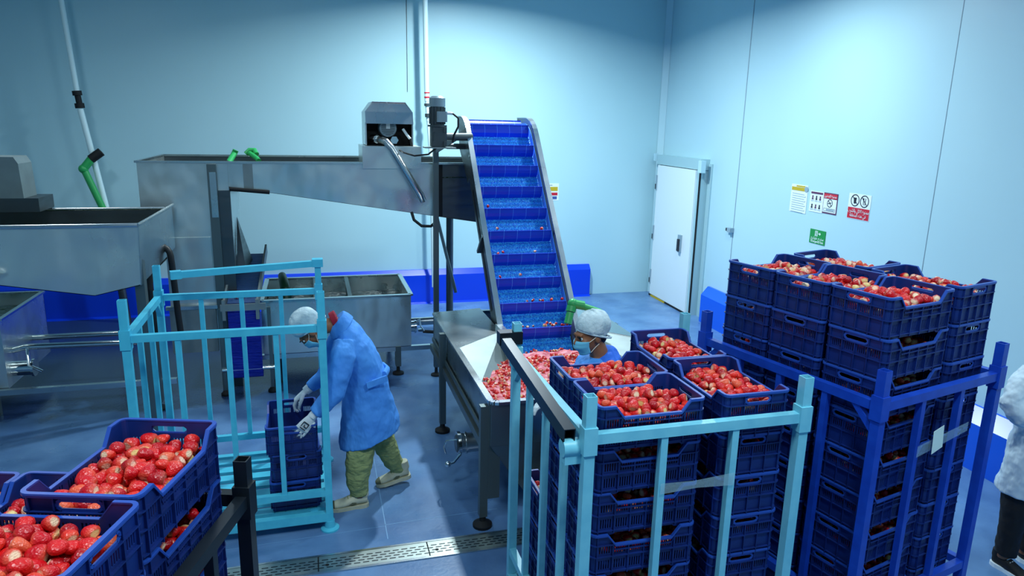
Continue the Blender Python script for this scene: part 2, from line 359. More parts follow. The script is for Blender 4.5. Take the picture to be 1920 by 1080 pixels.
# luminaires that carry the lamps
for i, (x, y, z, sx, sy, w) in enumerate(LAMPS):
    if i < 0: continue
    t = thing('ceiling_lamp', 'square white ceiling lamp hanging above the hall, number', 'lamp', (x, y, z), 0, 'ceiling lamps above the hall')
    t['label'] = 'square white lamp hung from the hall ceiling out of frame'
    m = MB(); m.box((0, 0, .02), (sx+.06, sy+.06, .06)); m.build('housing', M['white'], t)
    m = MB(); m.tube([(0, 0, .05), (0, 0, ZC-z)], .008, 8); m.build('rod', M['white'], t)

# drain channel in the floor
DS = -.012
drain = thing('floor_drain', 'long perforated steel drain channel set in the blue floor', 'drain', (0, 4.115, 0))
xs = [-1.65, -.765, -.065, .634, 1.333, 2.03, 2.7]
for i in range(len(xs)-1):
    m = MB((0, 0, 0)); w = xs[i+1]-xs[i]-.008
    m.box((0, 0, .003), (w, .155, .006)); g = m.build('grate', M['grate'], drain, loc=((xs[i]+xs[i+1])/2, 0, 0))
    m = MB(); m.tube([(-w/2+.05, -.02, .0062), (-w/2+.05, -.02, .0072)], .012, 14); m.build('lifting_hole', M['black'], g)
m = MB(); m.bb(-1.65, 2.7, .080, .098, 0, .007); m.bb(-1.65, 2.7, -.098, -.080, 0, .007); m.build('channel_edge', M['steel_s'], drain)
m = MB(); m.bb(-1.65, 2.7, -.08, .08, -.002, .001); m.build('channel_bed', M['black'], drain)
m = MB(); m.prism([(.386, 4.3, 0), (.392, 4.3, 0), (.399, 5.9, 0), (.393, 5.9, 0)], (0, 0, .0008)); m.prism([(.386, 4.475, 0), (1.2, 4.50, 0), (1.2, 4.504, 0), (.386, 4.479, 0)], (0, 0, .0008)); m.prism([(-1.2, 4.40, 0), (.38, 4.46, 0), (.38, 4.463, 0), (-1.2, 4.403, 0)], (0, 0, .0008))
struct(m.build('trim_5', M['floor2']), 'pale joint line in the floor')

# ================================================================== CRATES
CL, CW, CHt, PITCH = .50, .332, .21, .20
def topz(x, y):                                # rim profile: long sides dip in the middle
    if abs(y) > CW/2-.012 and abs(x) < CL/2-.0201:
        a = abs(x)
        if a > .175: return CHt
        if a > .135: return .158 + (a-.135)/.04*(CHt-.158)
        return .158
    return CHt
def botz(x, y):
    if abs(y) > CW/2-.012 and abs(x) < .15: return .012 if abs(x) < .135 else .012*(.15-abs(x))/.015
    return 0
def crate_path():
    pts = []                                   # (x, y, nx, ny, slotflag)
    rc = .022; hx, hy = CL/2-.006, CW/2-.006
    def side(p0, p1, n, bays, kind):
        L = (Vector(p1)-Vector(p0)).length; out = []
        bw = L/bays
        for b in range(bays):
            ns = 5; mg = bw*.16; sw = (bw-2*mg)/(ns*2-1)
            x = b*bw; out.append((x, 0))
            x += mg
            for k in range(ns*2-1):
                out.append((x, 1 if k % 2 == 0 else 0)); x += sw
            out.append((x, 0))
        if kind == 'short':
            for q in (L/2-.06, L/2-.048, L/2+.048, L/2+.06):
                # flag of the segment it lands in
                fl = 0
                for a, b in zip(out, out[1:]+[(L, 0)]):
                    if a[0] <= q < b[0]: fl = a[1]
                out.append((q, fl))
            out = sorted(set((round(a, 5), c) for a, c in out))
        if kind == 'long':
            for q in (L/2-.175, L/2-.135, L/2+.135, L/2+.175):
                fl = 0
                for a, b in zip(out, out[1:]+[(L, 0)]):
                    if a[0] <= q < b[0]: fl = a[1]
                out.append((q, fl))
            out = sorted(set((round(a, 5), c) for a, c in out))
        d = (Vector(p1)-Vector(p0)).normalized(); p0 = Vector(p0)
        return [(p0.x+d.x*a, p0.y+d.y*a, n[0], n[1], c, kind, a-L/2) for a, c in out]
    def corner(cx, cy, a0):
        return [(cx+rc*math.cos(R(a0+t)), cy+rc*math.sin(R(a0+t)), math.cos(R(a0+t)), math.sin(R(a0+t)), 0, 'corner', 0) for t in (0, 22.5, 45, 67.5)]
    pts += side((hx, -hy+rc), (hx, hy-rc), (1, 0), 4, 'short'); pts += corner(hx-rc, hy-rc, 0)
    pts += side((hx-rc, hy), (-hx+rc, hy), (0, 1), 6, 'long'); pts += corner(-hx+rc, hy-rc, 90)
    pts += side((-hx, hy-rc), (-hx, -hy+rc), (-1, 0), 4, 'short'); pts += corner(-hx+rc, -hy+rc, 180)
    pts += side((-hx+rc, -hy), (hx-rc, -hy), (0, -1), 6, 'long'); pts += corner(hx-rc, -hy+rc, 270)
    return pts
def crate_meshes():
    path = crate_path(); N = len(path); th = .004
    rows = [0, .030, .034, .078, .084, .112, .148, .155, .166, .190, CHt]
    m = MB(); idx = {}
    def V(i, j, inner):
        x, y, nx, ny, fl, kind, u = path[i]; z = rows[j]
        if kind == 'short' and .0599 < abs(u) < .0601 and j in (8, 9): z = .173 if j == 8 else .183
        tz, bz = topz(x + (nx*.006), y + (ny*.006)), botz(x+nx*.006, y+ny*.006)
        z = min(max(z, bz), tz)
        k = .004*(1-z/CHt) + (th if inner else 0)
        return (x-nx*k, y-ny*k, z)
    def hole(i, j):
        x, y, nx, ny, fl, kind, u = path[i]; u2 = path[(i+1) % N][6]
        if kind == 'short' and j == 8 and abs((u+u2)/2) < .06: return True
        if fl and j == 5: return True
        if fl and j == 2 and kind == 'long': return True
        return False
    nr = len(rows)
    vid = {}
    vs = []
    def g(i, j, inn):
        i %= N; p = V(i, j, inn); key = (round(p[0], 5), round(p[1], 5), round(p[2], 5), inn)
        if key not in vid: vid[key] = len(vs); vs.append(p)
        return vid[key]
    fs = []
    def quad(*q):
        r = []
        for a in q:
            if a not in r: r.append(a)
        if len(r) >= 3: fs.append(tuple(r))
    solid = [[not hole(i, j) for j in range(nr-1)] for i in range(N)]
    for i in range(N):
        for j in range(nr-1):
            if g(i, j, 0) == g(i, j+1, 0) and g(i+1, j, 0) == g(i+1, j+1, 0): continue
            if solid[i][j]:
                quad(g(i, j, 0), g(i+1, j, 0), g(i+1, j+1, 0), g(i, j+1, 0)); quad(g(i, j, 1), g(i, j+1, 1), g(i+1, j+1, 1), g(i+1, j, 1))
            else:
                quad(g(i, j, 0), g(i, j, 1), g(i+1, j, 1), g(i+1, j, 0)); quad(g(i, j+1, 0), g(i+1, j+1, 0), g(i+1, j+1, 1), g(i, j+1, 1))
                if solid[i-1][j]: quad(g(i, j, 0), g(i, j+1, 0), g(i, j+1, 1), g(i, j, 1))
                if solid[(i+1) % N][j]: quad(g(i+1, j, 0), g(i+1, j, 1), g(i+1, j+1, 1), g(i+1, j+1, 0))
        quad(g(i, 0, 0), g(i, 0, 1), g(i+1, 0, 1), g(i+1, 0, 0)); quad(g(i, nr-1, 0), g(i+1, nr-1, 0), g(i+1, nr-1, 1), g(i, nr-1, 1))
    m.add(vs, fs)
    # floor of the crate, vertical ribs, horizontal ribs
    m.bb(-CL/2+.014, CL/2-.014, -CW/2+.014, CW/2-.014, .006, .012)
    def ring(mb, zf, hgt, out, cond=None, sub=None):
        pp = [p for p in path if p[4] == 0 or True][::1]
        for i in range(N):
            a = path[i]; b = path[(i+1) % N]
            if cond and not (cond(a) and cond(b)): continue
            q = []
            for p in (a, b):
                z = zf(p); k = .004*(1-z/CHt)
                q.append([(p[0]+p[2]*(o-k), p[1]+p[3]*(o-k), z+dz) for o, dz in ((-.001, 0), (out, 0), (out, -hgt), (-.001, -hgt))])
            mb.add(q[0]+q[1], [(0, 4, 5, 1), (1, 5, 6, 2), (2, 6, 7, 3), (0, 1, 2, 3), (7, 6, 5, 4)])
    tz = lambda p: topz(p[0]+p[2]*.006, p[1]+p[3]*.006)
    ring(m, lambda p: .159 if tz(p) > .17 else .159-.026, .0045, .009)
    ring(m, lambda p: .102, .0045, .009)
    ring(m, lambda p: .027, .0045, .009)
    for kind, bays in (('short', 4), ('long', 6)):
        pass
    for sx in (-1, 1):
        for k in range(5):
            y = (-.5+k/4)*(CW-.056); x = sx*(CL/2-.006)
            if k == 2: segs = [(0, .155)]
            else: segs = [(0, CHt-.004)]
            for z0, z1 in segs: m.box((x+sx*.0025, y, (z0+z1)/2), (.009, .004, z1-z0))
    for sy in (-1, 1):
        for k in range(7):
            x = (-.5+k/6)*(CL-.056); y = sy*(CW/2-.006); z1 = topz(x, sy*(CW/2)) - .003
            m.box((x, y+sy*.0025, (z1+.012)/2), (.004, .009, z1-.012))
    body = m.mesh('plastic_crate', M['crate'], fix=False)
    r = MB()
    # rim: closed sweep following the profile, coarse path
    pr = [p for p in path if p[5] != 'long' or min(abs(abs(p[6])-q) for q in (.135, .175)) < .001 or abs(p[6]) > .2]
    pr = [p for p in pr if p[5] != 'short' or abs(p[6]) > .10]
    n = len(pr)
    for i in range(n):
        a, b = pr[i], pr[(i+1) % n]; q = []
        for p in (a, b):
            z = tz(p); q.append([(p[0]+p[2]*o, p[1]+p[3]*o, z+dz) for o, dz in ((-.005, .002), (.008, .002), (.009, -.003), (.008, -.010), (.005, -.010), (.004, -.003), (-.005, -.003))])
        k = 7; r.add(q[0]+q[1], [(j, k+j, k+(j+1) % k, (j+1) % k) for j in range(k)])
    rim = r.mesh('rim', M['crate_rim'], fix=True)
    h = MB()                                   # grip frame round one handle opening (at +x)
    x = CL/2-.006
    ring_pts = [(-.062, .173), (-.05, .164), (.05, .164), (.062, .173), (.062, .184), (.05, .193), (-.05, .193), (-.062, .184)]
    for i in range(8):
        (y0, z0), (y1, z1) = ring_pts[i], ring_pts[(i+1) % 8]
        h.beam((x+.001, y0, z0), (x+.001, y1, z1), .010, .0035, up=(1, 0, 0))
    grip = h.mesh('handle', M['crate_rim'])
    return body, rim, grip
CB, CR_, CG = crate_meshes()
ORD = ['bottom', 'second', 'third', 'fourth', 'fifth', 'sixth', 'seventh', 'eighth', 'ninth', 'tenth']
def crate(loc, rz, label, group, parts=True):
    o = bpy.data.objects.new('plastic_crate', CB); COL.objects.link(o); o.location = loc; o.rotation_euler = (0, 0, rz); tag(o, label, 'crate', group)
    if parts:
        r = bpy.data.objects.new('rim', CR_); COL.objects.link(r); r.parent = o
        for k in range(2):
            g = bpy.data.objects.new('handle', CG); COL.objects.link(g); g.parent = o; g.rotation_euler = (0, 0, math.pi*k)
    return o
# ------------------------------------------------------------------ strawberries
def berry_geo(seed, seg=12, fine=True):
    r = random.Random(seed); kind = seed % 8
    base = [(208, 12, 24), (190, 8, 22), (220, 26, 28), (174, 6, 20), (226, 44, 30), (202, 10, 26), (214, 20, 22), (230, 88, 56)][kind]
    cream = [(246, 206, 168), (250, 226, 190), (242, 214, 140), (248, 200, 170)][seed % 4]
    ln = r.uniform(.74, 1.0); wd = r.uniform(.92, 1.14); fl = r.uniform(.82, 1.0)
    prof = [(.0, -.028), (.006, -.0262), (.0115, -.021), (.0165, -.011), (.0195, .000), (.0200, .008), (.0180, .0150), (.0135, .0190), (.0085, .0196), (.0, .0190)] if fine else \
           [(.0, -.028), (.010, -.022), (.0175, -.006), (.0200, .006), (.0118, .0185), (.0, .0192)]
    ncap = 2 if fine else 2
    vs = []; cols = []; k1, k2 = r.uniform(0, 6.3), r.uniform(0, 6.3)
    for i, (rr, z) in enumerate(prof):
        cap = i >= len(prof)-ncap
        t = max(0, (z+.004)/.02)
        if cap: c = srgb(*cream)
        else:
            A = srgb(*base); B = srgb(238, 120, 84); w = min(1, t)**3*.35; c = tuple(A[j]*(1-w)+B[j]*w for j in range(3))+(1,)
        n = 1 if rr == 0 else seg
        for k in range(n):
            a = 2*math.pi*k/seg; q = rr*wd*(1+.07*math.sin(2*a+k1)+.05*math.sin(3*a+k2+z*80))
            vs.append((q*math.cos(a), q*fl*math.sin(a), z*ln)); cols.append(c)
    fs = []; off = [0]
    for i, (rr, z) in enumerate(prof): off.append(off[-1]+(1 if rr == 0 else seg))
    for i in range(len(prof)-1):
        a0, b0 = off[i], off[i+1]; na, nb = off[i+1]-off[i], off[i+2]-off[i+1]
        for k in range(seg):
            k2_ = (k+1) % seg
            if na == 1: fs.append((a0, b0+k2_, b0+k))
            elif nb == 1: fs.append((a0+k, a0+k2_, b0))
            else: fs.append((a0+k, a0+k2_, b0+k2_, b0+k))
    return vs, fs, cols
def berry_mesh(seed):
    vs, fs, cols = berry_geo(seed); me = bpy.data.meshes.new('strawberry'); me.from_pydata(vs, [], fs); me.materials.append(M['berry'])
    at = me.color_attributes.new('tint', 'FLOAT_COLOR', 'POINT')
    at.data.foreach_set('color', [x for c in cols for x in c]); me.polygons.foreach_set('use_smooth', [True]*len(me.polygons)); me.update(); return me
BM = [berry_mesh(s) for s in range(16)]
LOW = [berry_geo(s, 8, False) for s in range(16)]
STUFF = []                                     # (variant, matrix, scale)
def rand_rot(r, lie=True):
    if lie: return Euler((r.uniform(55, 125)*math.pi/180, 0, r.uniform(0, 6.283))).to_matrix()
    return Euler((r.uniform(0, 6.28), r.uniform(0, 6.28), r.uniform(0, 6.28))).to_matrix()
def pack(seed, hx, hy, n, rad=.0215, mound=.02, cand=14):
    """drops spheres into a box; returns list of (x,y,z,exposed)"""
    r = random.Random(seed); P = []; 
    cell = {}
    for k in range(n):
        best = None
        for c in range(cand):
            x = r.uniform(-hx+rad, hx-rad); y = r.uniform(-hy+rad, hy-rad); z = rad
            ci, cj = int(x//.05), int(y//.05)
            for i in (ci-1, ci, ci+1):
                for j in (cj-1, cj, cj+1):
                    for q in cell.get((i, j), ()):
                        d2 = (x-q[0])**2+(y-q[1])**2
                        if d2 < (1.72*rad)**2: z = max(z, q[2]+math.sqrt((1.72*rad)**2-d2)*.92)
            zz = z + mound*((x/hx)**2+(y/hy)**2)
            if best is None or zz < best[0]: best = (zz, x, y, z)
        _, x, y, z = best; P.append((x, y, z)); cell.setdefault((int(x//.05), int(y//.05)), []).append((x, y, z))
    out = []
    for i, p in enumerate(P):
        cover = 0
        for j, q in enumerate(P):
            if q[2] > p[2]+.012 and (q[0]-p[0])**2+(q[1]-p[1])**2 < (1.25*rad)**2: cover += 1
        out.append((*p, cover <= 1))
    return out
IHX, IHY = CL/2-.016, CW/2-.016
PK = [pack(s, IHX, IHY, 250) for s in (1, 2, 3, 4)]   # full crates
for i, P in enumerate(PK):
    zs = sorted(p[2] for p in P); top = zs[int(len(zs)*.97)]; PK[i] = [(x, y, z-top+.170, e) for x, y, z, e in P]
PKL = [pack(s, IHX, IHY, 120, cand=6) for s in (11, 12)]
for i, P in enumerate(PKL):
    zs = sorted(p[2] for p in P); top = zs[int(len(zs)*.97)]; PKL[i] = [(x, y, z-top+.138, e) for x, y, z, e in P]
n_ind = [0]
def fill_top(c, k, label, indiv, dz=0, shift=(0, 0)):
    """heap of berries in a top crate; the exposed ones are objects of their own"""
    r = random.Random(100+k); mw = Matrix.Translation(c.location) @ Matrix.Rotation(c.rotation_euler[2], 4, 'Z')
    pk = PK[k % 4]
    ex = [p for p in pk if p[3]]; ex.sort(key=lambda p: -p[2]); ids = set(ex[:indiv])
    for p in pk:
        if p[2] < .03: continue
        loc = mw @ Vector((p[0], p[1], p[2]+dz)); rot = rand_rot(r); v = r.randrange(16); s = r.uniform(.95, 1.20)
        if p in ids:
            o = bpy.data.objects.new('strawberry', BM[v]); COL.objects.link(o); o.location = loc; o.rotation_euler = rot.to_euler(); o.scale = (s,)*3
            tag(o, label, 'strawberry', label.replace('hulled strawberry', 'strawberries')); n_ind[0] += 1
        elif p[2] > .06: STUFF.append((v, loc, rot, s))
def fill_low(c, k):
    r = random.Random(300+k); mw = Matrix.Translation(c.location) @ Matrix.Rotation(c.rotation_euler[2], 4, 'Z')
    for p in PKL[k % 2]:
        if p[2] < .05: continue
        STUFF.append((r.randrange(16), mw @ Vector((p[0], p[1], p[2])), rand_rot(r), r.uniform(.9, 1.1)))
# ================================================================== RACKS
def rack(name, label, cat, loc, rz, Wd, Dp, zt, mt, deck=.19, sides='LFB', bar=None, rail=1.45, nf=3, nl=3, low=.28):
    """posts at the four corners (origin = front left post); panels of bars on the chosen sides"""
    t = thing(name, label, cat, loc, rz)
    ps = .046
    cor = [(0, 0), (Wd, 0), (Wd, Dp), (0, Dp)]
    for x, y in cor:
        m = MB(); m.beam((x, y, .07), (x, y, zt), ps, ps, up=(0, 1, 0), hollow=True)
        m.box((x, y, rail-.005), (ps+.014, ps+.014, .12)); p = m.build('post', mt, t)
        m = MB(); m.tube([(x, y, .0), (x, y, .012), (x, y, .022), (x, y, .07)], [.062, .062, .036, .032], 20); m.build('foot', mt, p, smooth=True)
    S_ = {'F': ((0, 0), (Wd, 0), nf), 'B': ((0, Dp), (Wd, Dp), nf), 'L': ((0, 0), (0, Dp), nl), 'R': ((Wd, 0), (Wd, Dp), nl)}
    for k, ((x0, y0), (x1, y1), n) in S_.items():
        m = MB(); m.beam((x0, y0, .10), (x1, y1, .10), .05, .06); m.build('bottom_rail', mt, t)
        if k in sides:
            m = MB(); m.beam((x0, y0, rail), (x1, y1, rail), .04, .045); m.build('top_rail', mt, t)
            m = MB(); m.beam((x0, y0, low), (x1, y1, low), .04, .045); m.build('lower_rail', mt, t)
            for i in range(n):
                f = (i+1)/(n+1); x, y = x0+(x1-x0)*f, y0+(y1-y0)*f
                m = MB(); m.beam((x, y, low), (x, y, rail), .032, .032, up=(0, 1, 0)); m.build('upright_bar', mt, t)
            if k == 'L':
                for ya, yb in ((y0, y0+.14), (y1, y1-.14)):
                    m = MB(); m.beam((x0, ya, rail-.14), (x0, yb, rail), .03, .03); m.build('gusset', mt, t)
    m = MB(); n = 7
    for i in range(n):
        y = .04+(Dp-.08)*(i+.5)/n
        m.box((Wd/2, y, deck-.022), (Wd-.05, (Dp-.08)/n*.62, .022))
    m.beam((0.1, 0, deck-.04), (.1, Dp, deck-.04), .05, .02); m.beam((Wd-.1, 0, deck-.04), (Wd-.1, Dp, deck-.04), .05, .02); m.beam((Wd/2, 0, deck-.04), (Wd/2, Dp, deck-.04), .05, .02)
    m.build('deck', mt, t)
    return t
def rloc(loc, rz, x, y, z):
    c, s = math.cos(rz), math.sin(rz); return (loc[0]+x*c-y*s, loc[1]+x*s+y*c, z)
# --- turquoise rack being loaded (left)
L1, A1 = (-1.117, 4.51, 0), R(.5)
t1 = rack('transport_rack', 'turquoise steel rack nearly empty with one worker bending into it', 'rack', L1, A1, 1.135, 1.04, 1.68, M['teal'], sides='LFB', rail=1.44, deck=.14, nl=2)
# the loose top bar of the turquoise rack
m = MB(); a = Vector((1.13, 1.04, 1.66)); b = Vector((.175, .755, 1.665)); m.beam(a, b, .05, .045, hollow=True); m.box(b, (.07, .06, .055), rz=R(16)); m.build('locking_bar', M['teal'], t1)
m = MB(); m.box((1.135, 1.04, 1.665), (.08, .075, .06)); m.build('bar_socket', M['teal'], t1)
# --- pale blue rack (centre)
L2, A2 = (1.05, 2.50, 0), 0
t2 = rack('transport_rack', 'pale blue steel rack packed with crates, nearest the conveyor worker', 'rack', L2, A2, 1.03, 1.085, 1.68, M['sky'], sides='LF', rail=1.49, nf=2, nl=3)
m = MB(); m.beam((-.075, 1.10, 1.59), (-.075, .02, 1.50),   .050, .062, hollow=True); bar = m.build('locking_bar', M['dark'], t2); bar['label'] = 'dark steel bar lying along the left side'
m = MB(); m.box((-.04, 1.085, 1.60), (.13, .07, .07)); b_ = m.build('bar_socket', M['dark'], t2)
m = MB(); m.tube([(-.10, .04, 1.44), (.0, .04, 1.44)], .04, 14); m.box((-.05, .04, 1.41), (.09, .06, .07)); m.build('bar_bracket', M['sky'], t2, smooth=True)
# --- blue rack (right)
L3, A3 = (2.498, 2.493, 0), R(13.2)
t3 = rack('transport_rack', 'deep blue steel rack with the tallest crate stacks, by the right wall', 'rack', L3, A3, .985, 1.14, 1.68, M['navy'], sides='LFR', low=.38, rail=1.50, nf=2, nl=3)
# --- dark rack (front left)
A4 = R(-17)
P4 = rloc((-.275, 2.40, 0), A4, -1.09, -1.12, 0)
t4 = rack('transport_rack', 'black steel rack with crates of strawberries, nearest the camera', 'rack', P4, A4, 1.09, 1.12, 1.60, M['dark'], sides='RFB', rail=1.45, nf=2, nl=3, deck=.14)

# crate stacks: local centre (x, y) in rack, long axis along 'X' or 'Y', number of layers
def stacks(loc, rz, base, spec, where, jit, k0):
    k = k0
    for (x, y, ax, n, nm, ind, skew) in spec:
        for i in range(n):
            z = base + .002 + PITCH*i
            dx = rnd.uniform(-jit, jit); dy = rnd.uniform(-jit, jit); dr = rnd.uniform(-1.0, 1.0)
            if i == n-1: dr = skew
            p = rloc(loc, rz, x+dx, y+dy, z); top = i == n-1
            lab = ('topmost' if top else ORD[i]+' from the floor' if i else 'bottom') + ' navy crate in the ' + nm + ' stack of the ' + where
            c = crate(p, rz + (0 if ax == 'X' else math.pi/2) + R(dr), lab, 'crates stacked in the '+where)
            if top: fill_top(c, k, 'hulled strawberry in the top crate of the %s stack, %s' % (nm, where), ind)
            elif i > 0: fill_low(c, k+i)
        k += 1
stacks(L2, A2, .19, [
    (.31, .205, 'X', 7, 'front left', 46, .5), (.31, .545, 'X', 7, 'middle left', 40, -.5), (.31, .883, 'X', 3, 'rear left', 0, 0),
    (.825, .295, 'Y', 7, 'front right', 38, 0), (.825, .80, 'Y', 7, 'rear right', 30, -1)], 'pale blue rack', .003, 0)
stacks(L3, A3, .19, [
    (.292, .205, 'X', 9, 'front left', 18, -1), (.292, .555, 'X', 9, 'middle left', 0, 1), (.292, .90, 'X', 9, 'rear left', 0, 2),
    (.775, .30, 'Y', 9, 'front right', 0, 1), (.775, .83, 'Y', 9, 'rear right', 0, 3)], 'deep blue rack', .004, 10)

# black rack: placed in world coordinates, rack angle
def black_stack(x, y, rz, n, nm, ind, k, full=True):
    for i in range(n):
        z = .142+PITCH*i; top = i == n-1
        lab = ('topmost' if top else ORD[i]+' from the floor' if i else 'bottom') + ' navy crate in the ' + nm + ' stack of the black rack'
        c = crate((x+rnd.uniform(-.003, .003), y+rnd.uniform(-.003, .003), z), rz+R(0 if top else rnd.uniform(-1, 1)), lab, 'crates stacked in the black rack')
        if top: fill_top(c, k, 'hulled strawberry in the top crate of the %s stack, black rack' % nm, ind)
        elif i > 2: fill_low(c, k+i)
BR = A4
Y_ = Vector((-math.sin(BR), math.cos(BR), 0)); X_ = Vector((math.cos(BR), math.sin(BR), 0))
cA = Vector((-.325-.014, 2.387, 0)) - Y_*.25 - X_*.167
black_stack(cA.x, cA.y, BR+math.pi/2, 8, 'rear right', 66, 21)
cB = Vector((-.470, 1.885, 0)) - X_*.25 - Y_*.167
black_stack(cB.x, cB.y, BR, 8, 'front right', 62, 22)
cC = cA - X_*.334 - Y_*.015
black_stack(cC.x, cC.y, BR+math.pi/2, 7, 'rear middle', 0, 23)
cD = cC - X_*.338 - Y_*.01
black_stack(cD.x, cD.y, BR+math.pi/2, 7, 'rear left', 0, 24)
# crates on the turquoise rack
for i, (dx, dy, dr, nm) in enumerate(((0, 0, 2, 'bottom empty navy crate on the turquoise rack'), (.005, .01, 4, 'second empty navy crate from the deck of the turquoise rack'), (-.004, -.005, 1, 'topmost empty navy crate gripped by the bending worker'))):
    crate((-.205+dx, 4.83+dy, .142+PITCH*i), math.pi/2+R(dr), nm, 'empty crates on the turquoise rack')

# tape bands and the paper label
m = MB(); m.prism([(1.385, 2.476, 1.205), (1.56, 2.476, 1.215), (1.745, 2.476, 1.205), (1.745, 2.476, 1.265), (1.55, 2.476, 1.25), (1.385, 2.476, 1.255)], (0, .001, 0))
tag(m.build('tape_band', M['tape']), 'clear tape stretched between bars of the pale blue rack', 'tape')
q0 = Vector(rloc(L3, A3, .30, -.035, 1.19)); q1 = Vector(rloc(L3, A3, .72, -.035, 1.25))
m = MB(); m.add([q0, q1, q1+Vector((0, 0, .05)), q0+Vector((0, 0, .06))], [(0, 1, 2, 3)]); m.add([p+Vector((0, .002, 0)) for p in (q0, q1, q1+Vector((0, 0, .05)), q0+Vector((0, 0, .06)))], [(3, 2, 1, 0)])
tag(m.build('tape_band', M['tape']), 'clear tape holding a paper slip on the deep blue rack', 'tape')
m = MB(); p0 = Vector(rloc(L3, A3, .445, -.045, 1.262)); ux = Vector((math.cos(A3+.1), math.sin(A3+.1), .05))
uz = Vector((-.06, 0, 1)); m.sheet([p0-ux*.054-uz*.064, p0+ux*.054-uz*.056, p0+ux*.048+uz*.064, p0-ux*.054+uz*.058], .001)
tag(m.build('paper_slip', M['paper']), 'white paper slip taped to the front of the deep blue rack', 'paper')

# ================================================================== ELEVATOR CONVEYOR
SL = 50.1; cs, sn = math.cos(R(SL)), math.sin(R(SL))
B0y, B0z = 5.869, .912                         # belt plane point
EX0, EX1 = 1.572, 2.215                        # belt edges
def bp(t, off=0):                              # point in the y-z plane, t metres up the slope, off along its normal
    T1, Rr = 2.15, .30
    if t <= T1: return (B0y+t*cs-off*sn, B0z+t*sn+off*cs)
    cy, cz = B0y+T1*cs+Rr*sn, B0z+T1*sn-Rr*cs
    a = (t-T1)/Rr; ang = R(SL)-a
    if ang < 0: 
        return (cy+(-ang)*Rr, cz+Rr+off)
    return (cy-(Rr+off)*math.sin(ang), cz+(Rr+off)*math.cos(ang))
elev = thing('elevator_conveyor', 'tall steel elevator with blue cleated belt rising out of the washing hopper', 'conveyor', (1.89, 6.2, 0))
EO = (1.89, 6.2, 0)
# belt with uv
ts = [-.75+.06*i for i in range(int((2.15+.75+.30*R(SL)+.22)/.06)+1)]
vs = []; fs = []
for t in ts:
    y, z = bp(t); vs += [(EX0, y, z), (EX1, y, z)]
for i in range(len(ts)-1): fs.append((2*i, 2*i+1, 2*i+3, 2*i+2))
for t in ts:
    y, z = bp(t, -.02); vs += [(EX0, y, z), (EX1, y, z)]
n = len(ts)*2
for i in range(len(ts)-1): fs.append((n+2*i+1, n+2*i, n+2*i+2, n+2*i+3))
m = MB(EO); m.add(vs, fs); belt = m.build('belt', M['belt'], elev, smooth=True)
uv = belt.data.uv_layers.new(name='UVMap')
for lp in belt.data.loops:
    k = lp.vertex_index; uv.data[lp.index].uv = (0 if k % 2 == 0 else EX1-EX0, ts[(k % n)//2]*1.0)
for k in range(-2, 11):
    t = .254*k - .08
    lp_ = bp(t+.062, .0975); a0 = bp(t, 0); a1 = bp(t+.010, .045); a2 = bp(t+.030, .072); w = (lp_[0]-.003, lp_[1]+.004)
    i0 = bp(t+.012, 0); i1 = bp(t+.020, .041); i2 = bp(t+.036, .066); i3 = bp(t+.068, .090)
    m = MB(EO); m.prism([(EX0+.008, *q) for q in (a0, a1, a2, lp_, i3, i2, i1, i0)], (EX1-EX0-.016, 0, 0))
    m.bb(EX0+.008, EX1-.008, lp_[0]-.006, lp_[0]+.008, lp_[1]-.004, lp_[1]+.006)
    c = m.build('cleat', M['cleat'], elev); u = c.data.uv_layers.new(name='UVMap')
    for lp in c.data.loops:
        co = c.data.vertices[lp.vertex_index].co; u.data[lp.index].uv = (co.x+5.04, .5)
# side plates
tt = [-.42+.15*i for i in range(17)] + [2.04+.05*i for i in range(1, 15)]
for sx, x in ((-1, EX0-.012), (1, EX1+.012)):
    up_ = [bp(t, .135) for t in tt]; lo_ = [bp(t, -.20) for t in tt if t < 1.9] + [(7.25, 2.12), (7.70, 2.46)]
    vs = [(x, y, z) for y, z in up_] ; loop = up_ + lo_[::-1]
    m = MB(EO); m.prism([(x, y, z) for y, z in loop], (.006*sx, 0, 0))
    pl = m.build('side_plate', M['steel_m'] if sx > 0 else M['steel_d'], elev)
    # rolled flange
    m = MB(EO)
    for i in range(len(up_)-1):
        a, b = up_[i], up_[i+1]
        m.beam((x+sx*.022, a[0], a[1]), (x+sx*.022, b[0], b[1]), .05, .008, up=(1, 0, 0) if False else (0, -sn, cs))
    m.build('flange', M['steel_s'], pl)
    # inner blue wear strip
    ups = [bp(t, .075) for t in tt[3:]]; lws = [bp(t, -.01) for t in tt[3:]]
    m = MB(EO); m.prism([(x-sx*.006, y, z) for y, z in ups+lws[::-1]], (-.004*sx, 0, 0)); m.build('wear_strip', M['cleat'], pl)
    # long slots in the outer face
    for t0, t1 in ((.28, .90), (1.02, 1.62)):
        m = MB(EO); a0, a1, b0, b1 = bp(t0, -.15), bp(t0, -.10), bp(t1, -.15), bp(t1, -.10)
        m.prism([(x+sx*.0065, *q) for q in (a0, b0, b1, a1)], (.002*sx, 0, 0)); m.build('slot', M['black'], pl)
    m = MB(EO)
    for t in (.95,):
        a, b = bp(t, -.20), bp(t+.02, .13); m.beam((x+sx*.02, *a), (x+sx*.02, *b), .03, .05, up=(1, 0, 0))
    m.build('stiffener', M['steel_d'], pl)
    for t in (1.88, .95, -.2):
        q = bp(t, .10); m = MB(EO); m.tube([(x+sx*.006, *q), (x+sx*.05, *q)], .016, 10); m.build('bolt', M['steel_s'], pl, smooth=True)
